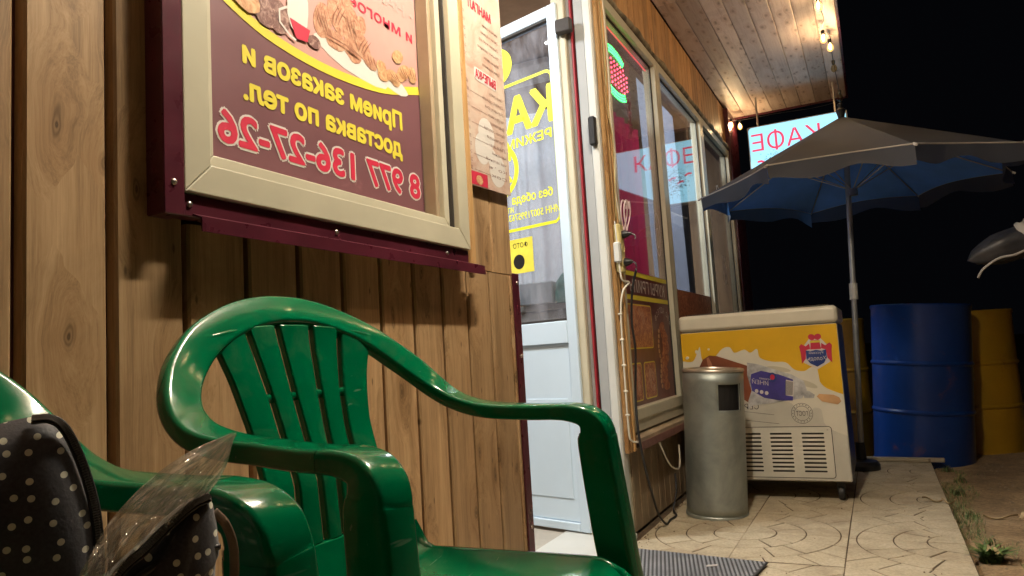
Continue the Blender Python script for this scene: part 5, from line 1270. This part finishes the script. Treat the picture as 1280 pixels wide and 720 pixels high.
STRAP = [(-0.3795, 0.3256, 0.7147), (-0.3791, 0.3336, 0.7055), (-0.3802, 0.34, 0.6915), (-0.3835, 0.3437, 0.6728), (-0.3886, 0.3455, 0.6443)]
HEM = [(-0.3742, 0.3241, 0.6944), (-0.3759, 0.3143, 0.6945), (-0.3804, 0.3009, 0.6935), (-0.3829, 0.2894, 0.6928), (-0.3838, 0.2798, 0.6905), (-0.3833, 0.272, 0.6876)]
BO = Vector((-0.47, 0.25, 0.505))
bag = empty('bag', BO); tag(bag, 'black cloth bag with cream polka dots, unzipped, on the left green chair', 'bag')
def pillow(name, outline, front, back, mat, parent):
    P0 = [Vector(p)-BO for p in catmull(outline, 5, closed=True)]; n = len(P0); c = sum(P0, Vector())/n
    nrm = Vector((0, 0, 0))
    for i in range(n): nrm += (P0[i]-c).cross(P0[(i+1) % n]-c)
    nrm.normalize()
    if nrm.dot(-(BO+c-Vector((0, 0, HC)))) < 0: nrm = -nrm
    ux = Vector((0, 0, 1)).cross(nrm).normalized(); uy = nrm.cross(ux)
    vs, fs, uvs = [], [], []
    K = 12
    for side, dep in ((1, front), (-1, back)):
        k0 = len(vs)
        for k in range(K+1):
            s = 1-k/K
            for p in P0:
                q = c+(p-c)*s
                wr = 0.004*noise.noise(q*22)*(1-s)
                h = dep*(1-s**2.6)**0.6*side+wr
                q = q+nrm*h; vs.append(q); uvs.append((q.dot(ux)+3, q.dot(uy)+3))
        for k in range(K):
            for i in range(n): fs.append((k0+k*n+i, k0+k*n+(i+1) % n, k0+(k+1)*n+(i+1) % n, k0+(k+1)*n+i))
    me = bpy.data.meshes.new(name); me.from_pydata([tuple(v) for v in vs], [], fs); me.materials.append(mat)
    ul = me.uv_layers.new(name='UVMap')
    for l in me.loops: ul.data[l.index].uv = uvs[l.vertex_index]
    me.polygons.foreach_set('use_smooth', [True]*len(me.polygons)); me.update()
    return inst(name, me, parent)
pillow('cloth_side', LOBE1, 0.022, 0.10, M['dots'], bag)
pillow('cloth_flap', LOBE2, 0.014, 0.05, M['dots'], bag)
def zipper(pts, parent):
    path = [p-BO for p in catmull(pts, 14)]
    mb = MB(); mb.tube(path, 0.0012, 8); off = Vector((0.006, -0.002, 0.0))
    z = mb.build('zipper', M['zip'], parent, smooth='all')
    mb = MB(); view = (BO-Vector((0, 0, HC))).normalized()
    for i in range(0, len(path)-1):
        for h in (0.0,):
            p = path[i].lerp(path[i+1], h); t = (path[i+1]-path[i]).normalized(); s_ = t.cross(view).normalized(); f_ = -view
            for sg in (-1, 1):
                c = p+s_*sg*0.0007+f_*0.0014
                mb.add([c+s_*a*0.0010+t*b_*0.00035+f_*e*0.0006 for a in (-1, 1) for b_ in (-1, 1) for e in (-1, 1)], [(0, 1, 3, 2), (4, 6, 7, 5), (0, 4, 5, 1), (2, 3, 7, 6), (0, 2, 6, 4), (1, 5, 7, 3)])
    o = mb.build('zipper_teeth', plain('zipper teeth', (0.13, 0.12, 0.11), 0.3), z); o['kind'] = 'stuff'
    for sg in (-1, 1):
        mb = MB(); view = (BO-Vector((0, 0, HC))).normalized(); pp = []
        for i in range(len(path)): t = (path[min(i+1, len(path)-1)]-path[max(i-1, 0)]).normalized(); pp.append(path[i]+t.cross(view).normalized()*sg*0.0021+view*0.0006)
        mb.tube(pp, 0.0010, 8); mb.build('zipper_tape', M['zip'], z, smooth='all')
zipper(ZIP1, bag); zipper(ZIP2, bag)
mb = MB(); mb.tube([p-BO for p in catmull(HEM, 6)], 0.0022, 6); mb.build('hem', M['zip'], bag, smooth='all')
mb = MB(); sp_ = [p-BO for p in catmull(STRAP, 8)]; sv = (BO-Vector((0, 0, HC))).normalized()
sweep(mb, sp_, [-sv]*len(sp_), [0.006]*len(sp_), [0.0016]*len(sp_), 8); mb.build('strap', plain('tan strap', (0.12, 0.08, 0.045), 0.7), bag, smooth='all')

# ---- crumpled clear film bag sticking out of it
m, nt, b = new_mat('clear plastic film'); nt.nodes.remove(b); out = nt.nodes['Material Output']; v = coords(nt, rand=False)
tr = N(nt, 'ShaderNodeBsdfTransparent'); tr.inputs[0].default_value = (0.97, 0.96, 0.93, 1)
gl = N(nt, 'ShaderNodeBsdfGlossy'); gl.inputs['Roughness'].default_value = 0.06
df = N(nt, 'ShaderNodeBsdfDiffuse'); df.inputs[0].default_value = (0.75, 0.70, 0.60, 1)
tl = N(nt, 'ShaderNodeBsdfTranslucent'); tl.inputs[0].default_value = (0.75, 0.70, 0.60, 1)
lw = N(nt, 'ShaderNodeLayerWeight'); lw.inputs[0].default_value = 0.5
bp_ = nt.nodes.new('ShaderNodeBump'); bp_.inputs['Strength'].default_value = 0.9; bp_.inputs['Distance'].default_value = 0.004
vf = nt.nodes.new('ShaderNodeTexVoronoi'); vf.feature = 'DISTANCE_TO_EDGE'; vf.inputs['Scale'].default_value = 38; wv_ = nt.nodes.new('ShaderNodeVectorMath'); wv_.operation = 'MULTIPLY_ADD'
nz_ = nt.nodes.new('ShaderNodeTexNoise'); nz_.inputs['Scale'].default_value = 30; nt.links.new(v, nz_.inputs['Vector']); nt.links.new(nz_.outputs['Color'], wv_.inputs[0]); wv_.inputs[1].default_value = (0.03, 0.03, 0.03); nt.links.new(v, wv_.inputs[2]); nt.links.new(wv_.outputs[0], vf.inputs['Vector'])
cr_ = math_n(nt, 'ADD', math_n(nt, 'MINIMUM', math_n(nt, 'MULTIPLY', vf.outputs['Distance'], 3.0), 0.7), math_n(nt, 'MULTIPLY', noise_t(nt, v, 45, 5, 0.6, 1.5), 0.8)); nt.links.new(cr_, bp_.inputs['Height'])
for n_ in (gl, df, lw): nt.links.new(bp_.outputs[0], n_.inputs['Normal'])
m0 = N(nt, 'ShaderNodeMixShader'); m0.inputs[0].default_value = 0.5; nt.links.new(df.outputs[0], m0.inputs[1]); nt.links.new(tl.outputs[0], m0.inputs[2])
m1 = N(nt, 'ShaderNodeMixShader'); m1.inputs[0].default_value = 0.20; nt.links.new(tr.outputs[0], m1.inputs[1]); nt.links.new(m0.outputs[0], m1.inputs[2])
m2 = N(nt, 'ShaderNodeMixShader'); nt.links.new(math_n(nt, 'ADD', math_n(nt, 'MULTIPLY', math_n(nt, 'POWER', lw.outputs['Facing'], 3.0), 0.6), 0.20), m2.inputs[0]); nt.links.new(m1.outputs[0], m2.inputs[1]); nt.links.new(gl.outputs[0], m2.inputs[2])
nt.links.new(m2.outputs[0], out.inputs[0]); M['film'] = m
fl_, fr_ = catmull(FL, 10), catmull(FR, 10); FO = Vector((-0.43, 0.28, 0.60)); mb = MB(); Ln = len(fl_)-1
for side in (1, -1):
    def fp(u, v_):
        i = v_*Ln; a = min(int(i), Ln-1); t = i-a
        l = fl_[a].lerp(fl_[a+1], t); r_ = fr_[a].lerp(fr_[a+1], t); q = l.lerp(r_, u)
        nn = Vector((0.8, -0.55, 0.1)); e = sin(pi*u)
        fold = 0.007*(1-abs(sin(u*5.5+v_*2.2+side*0.8)))**3+0.005*(1-abs(sin(u*11-v_*4.5+side)))**4+0.005*(1-abs(sin(v_*7+u*3+side)))**6*(1-v_)+0.004*sin(u*13+v_*3.0+side)+0.003*sin(u*29-v_*7)+0.010*noise.noise(Vector((u*3.1, v_*4+side, 5)))+0.006*(1-v_)*noise.noise(Vector((u*9, v_*14, side)))
        return q+nn*(side*0.012*e+fold*e**0.5)-FO
    mb.grid(fp, 80, 110)
tag(mb.build('plastic_bag', M['film'], smooth='all', loc=FO), 'crumpled clear plastic bag sticking up out of the dotted bag', 'plastic bag')

# ---- weeds and litter on the soil edge
M['leaf'] = plain('weed leaves', (0.12, 0.19, 0.05), 0.55, 0, 0.35, 30, 0.1)
M['dry'] = plain('dry grass', (0.32, 0.24, 0.12), 0.8, 0, 0.3, 30)
def tuft(loc, n, h, seed, label, broad=False, dry=0.2):
    rnd = random.Random(seed); mb = MB()
    for i in range(n):
        mb.use(M['dry'] if rnd.random() < dry else M['leaf'])
        a = rnd.uniform(0, 2*pi); r0 = rnd.uniform(0, 0.035); hh = h*rnd.uniform(0.4, 1.0); lean = rnd.uniform(0.2, 1.1)*hh; w = rnd.uniform(0.0012, 0.003)*(1.3 if broad else 1)
        x0, y0 = r0*cos(a*3), r0*sin(a*3); sx, sy = -sin(a), cos(a); vs = []; K = 5
        for k in range(K+1):
            t = k/K; px, py, pz = x0+cos(a)*lean*t*t, y0+sin(a)*lean*t*t, hh*(t-0.32*t*t)
            ww = w*(1-t**2)+0.0002; 
            if broad: ww = w*(0.5+2.5*sin(pi*t)**1.5)
            vs += [(px+sx*ww, py+sy*ww, pz), (px-sx*ww, py-sy*ww, pz)]
        mb.add(vs, [(2*k, 2*k+1, 2*k+3, 2*k+2) for k in range(K)])
    o = mb.build('weed', None, loc=(loc[0], loc[1], soil_h(*loc)-0.004)); tag(o, label, 'weed', 'weeds along the edge of the pavement'); return o
tuft((0.285, 3.10), 190, 0.085, 1, 'largest leafy weed at the pavement edge, nearest the front', True, 0.1)
tuft((0.305, 3.28), 60, 0.07, 11, 'thin pale weed just behind the largest one', False, 0.4)
tuft((0.30, 3.85), 60, 0.07, 2, 'small grassy weed halfway along the pavement edge', False, 0.3)
tuft((0.29, 4.33), 70, 0.08, 3, 'grassy weed beside the dry leaves on the slab edge', False, 0.25)
tuft((0.33, 4.62), 60, 0.07, 4, 'green weed in the soil two steps before the barrels', False, 0.2)
tuft((0.30, 5.06), 50, 0.06, 5, 'small weed next to the pale board and the blue barrel', False, 0.3)
tuft((0.27, 2.80), 60, 0.06, 6, 'dry weed at the bottom edge of the picture', False, 0.7)
gr = MB(); gr.use(M['leaf']); rnd = random.Random(9)
for i in range(4200):
    x, y = 0.235+abs(rnd.gauss(0, 0.085)), rnd.uniform(2.4, 5.3)
    if noise.noise(Vector((x*3, y*2.2, 7))) < 0.02: continue
    gr.use(M['dry'] if rnd.random() < 0.4 else M['leaf']); a = rnd.uniform(0, 6.28); h = rnd.uniform(0.01, 0.035); z = soil_h(x, y)-0.002; w = 0.0014
    gr.add([(x-sin(a)*w, y+cos(a)*w, z), (x+sin(a)*w, y-cos(a)*w, z), (x+cos(a)*h*.7, y+sin(a)*h*.7, z+h)], [(0, 1, 2)])
tag(gr.build('grass', None), 'sparse short grass and dry stalks on the soil edge', None, None, 'stuff')
pe = MB(); M['pebble'] = plain('pebbles', (0.22, 0.16, 0.10), 0.9, 0, 0.3, 40)
for i in range(700):
    x, y = 0.25+abs(rnd.gauss(0, 0.8)), rnd.uniform(2.2, 6.5); r_ = rnd.uniform(0.003, 0.010); z = soil_h(x, y)
    pe.add([(x+r_*cos(k*pi/3+.3), y+r_*sin(k*pi/3), z) for k in range(6)]+[(x, y, z+r_*0.8)], [(k, (k+1) % 6, 6) for k in range(6)])
tag(pe.build('pebbles', M['pebble']), 'scattered clods and pebbles on the soil', None, None, 'stuff')
def leaf(loc, L, wd_, rz_, seed, label):
    rnd = random.Random(seed); mb = MB(); K = 8; vs = []
    for k in range(K+1):
        t = k/K; w = wd_*sin(pi*min(0.97, t+0.03))**0.7*(1+0.3*rnd.uniform(-1, 1)); z = 0.006+0.012*sin(t*5+seed)
        vs += [(L*(t-.5), w, z+0.006), (L*(t-.5), 0, z), (L*(t-.5), -w, z+0.008)]
    mb.add(vs, [(3*k+j, 3*k+j+1, 3*k+j+4, 3*k+j+3) for k in range(K) for j in (0, 1)])
    o = mb.build('dry_leaf', M['leafdry'], loc=loc, rot=(0, 0, rz_), smooth='all'); tag(o, label, 'leaf', 'dry curled leaves'); return o
M['leafdry'] = plain('curled dry leaf', (0.48, 0.36, 0.20), 0.7, 0, 0.25, 20, 0.3)
leaf((0.16, 3.97, 0.002), 0.085, 0.014, 0.2, 1, 'curled pale dry leaf on the last slab near the soil edge')
leaf((0.225, 3.94, 0.002), 0.06, 0.010, -0.5, 2, 'smaller pale dry leaf beside the one on the slab edge')
leaf((0.41, 3.84, soil_h(0.41, 3.84)+0.003), 0.13, 0.013, -0.15, 3, 'long dry leaf lying alone on the bare soil')
leaf((0.50, 3.90, soil_h(0.5, 3.9)+0.003), 0.06, 0.012, 0.9, 4, 'short dry leaf at the right end of the long one')
cr = MB()
for i in range(150):
    t = rnd.random(); x = -0.985+abs(rnd.gauss(0, 0.035)) if i % 3 else rnd.uniform(-0.95, 0.2); y = rnd.uniform(2.9, 4.0) if i % 3 else rnd.uniform(2.6, 5.0); r_ = rnd.uniform(0.0015, 0.005)
    cr.add([(x+r_*cos(k*2*pi/5), y+r_*sin(k*2*pi/5), 0.001) for k in range(5)]+[(x, y, 0.001+r_)], [(k, (k+1) % 5, 5) for k in range(5)])
tag(cr.build('crumbs', plain('dirt crumbs', (0.14, 0.09, 0.05), 0.95)), 'dirt crumbs along the wall and on the slabs', None, None, 'stuff')

# ---- rolled dark parasol leaning over a post at the right edge
rp = empty('rolled_parasol', (0.47, 4.5, 1.16)); tag(rp, 'dark rolled up parasol with pale ties reaching in at the right edge', 'parasol')
ax_ = Vector((1.0, 0.10, 0.30)).normalized(); mb = MB(); K = 26; n_ = 20; u1 = Vector((0, 1, 0)); u1 = (u1-ax_*u1.dot(ax_)).normalized(); u2 = ax_.cross(u1); vs = []
for k in range(K+1):
    t = k/K; r_ = 0.078*min(1, (t*6)**0.5)*(1+0.15*t)
    for j in range(n_):
        a = 2*pi*j/n_; rr = r_*(1+0.10*sin(a*5+t*4)+0.05*noise.noise(Vector((t*6, cos(a)*2, sin(a)*2))))
        vs.append(ax_*(0.95*t)+u1*cos(a)*rr+u2*sin(a)*rr)
mb.add(vs, [(k*n_+j, k*n_+(j+1) % n_, (k+1)*n_+(j+1) % n_, (k+1)*n_+j) for k in range(K) for j in range(n_)]+[tuple(range(n_))])
mb.build('rolled_cloth', plain('dark shiny cloth', (0.045, 0.045, 0.050), 0.4, 0, 0.3, 6, 0.2), rp, smooth='all')
mb = MB(); mb.tube(catmull([(0.03, -0.08, -0.10), (0.06, -0.09, -0.055), (0.13, -0.10, -0.01), (0.20, -0.105, 0.0), (0.28, -0.10, 0.035), (0.36, -0.09, 0.07)], 6), 0.006, 8); mb.build('cord', M['piping'], rp, smooth='all')
mb = MB()
def tie(u, v_): a = 2*pi*u; t = 0.27+0.10*v_; r_ = 0.098+0.022*noise.noise(Vector((cos(a)*3, sin(a)*3, v_*5))); return ax_*(t+0.02*sin(a*2))+u1*cos(a)*r_+u2*sin(a)*r_
mb.grid(tie, 32, 8); mb.build('tie', M['piping'], rp, smooth='all')
post = empty('post', (1.02, 4.56, 0)); tag(post, 'plain wooden post just outside the right edge holding the rolled parasol', 'post')
mb = MB(); mb.bbox(-0.04, 0.04, -0.04, 0.04, -0.05, 1.23, 0.006); mb.build('upright', M['plank_low'], post)
mb = MB(); mb.bbox(-0.10, 0.10, -0.10, 0.10, 1.231, 1.25, 0.004); mb.build('cap', M['plank_low'], post)

# ================================================================== LAMPS OF THE PLACE, AND ONE ADDED INSIDE
def lamp(name, loc, size, power, col, label, down=True):
    e = empty(name, loc); tag(e, label, 'lamp')
    mb = MB(); mb.bbox(-size[0]/2-0.015, size[0]/2+0.015, -size[1]/2-0.015, size[1]/2+0.015, 0.002, 0.045, 0.006); mb.build('housing', M['white_pvc'], e)
    ld = bpy.data.lights.new('lamp_light', 'AREA'); ld.shape = 'RECTANGLE'; ld.size, ld.size_y = size; ld.energy = power; ld.color = col
    lo = bpy.data.objects.new('lamp_light', ld); COL.objects.link(lo); lo.parent = e; return e
tl_ = empty('tube_lamp', LAMP_POS); tag(tl_, 'white tube lamp hanging under the canopy beside the door, above the picture', 'lamp')
mb = MB(); mb.tube([(0, -0.30, 0), (0, 0.30, 0)], 0.018, 14); mb.build('tube', emis('lit tube', (1.0, 0.90, 0.72), LAMP_MAIN), tl_, smooth=40)
mb = MB(); mb.bbox(-0.010, 0.010, -0.32, 0.32, 0.045, 0.060, 0.003); mb.bbox(-0.014, 0.014, -0.32, -0.301, -0.02, 0.045, 0.003); mb.bbox(-0.014, 0.014, 0.301, 0.32, -0.02, 0.045, 0.003); mb.build('holder', M['white_pvc'], tl_)
for y in (-0.25, 0.25): mb = MB(); mb.tube([(0, y, 0.054), (0, y, 2.862-LAMP_POS[2])], 0.003, 6); mb.build('chain', M['steel'], tl_)
lamp('room_lamp', (-2.0, 2.1, 2.80), (0.5, 0.3), LAMP_INSIDE, (0.95, 0.98, 1.0), 'room lamp on the ceiling inside the cafe, before the open door')
lamp('room_lamp', (-2.1, 4.6, 2.80), (0.5, 0.3), LAMP_INSIDE*2.4, (0.95, 0.98, 1.0), 'added lamp inside the cafe lighting the curtains of the long windows from behind')  # added second lamp, unseen, brightens the net and curtains from behind
scene.render.engine = 'CYCLES'
scene.cycles.max_bounces = 8; scene.cycles.transparent_max_bounces = 16
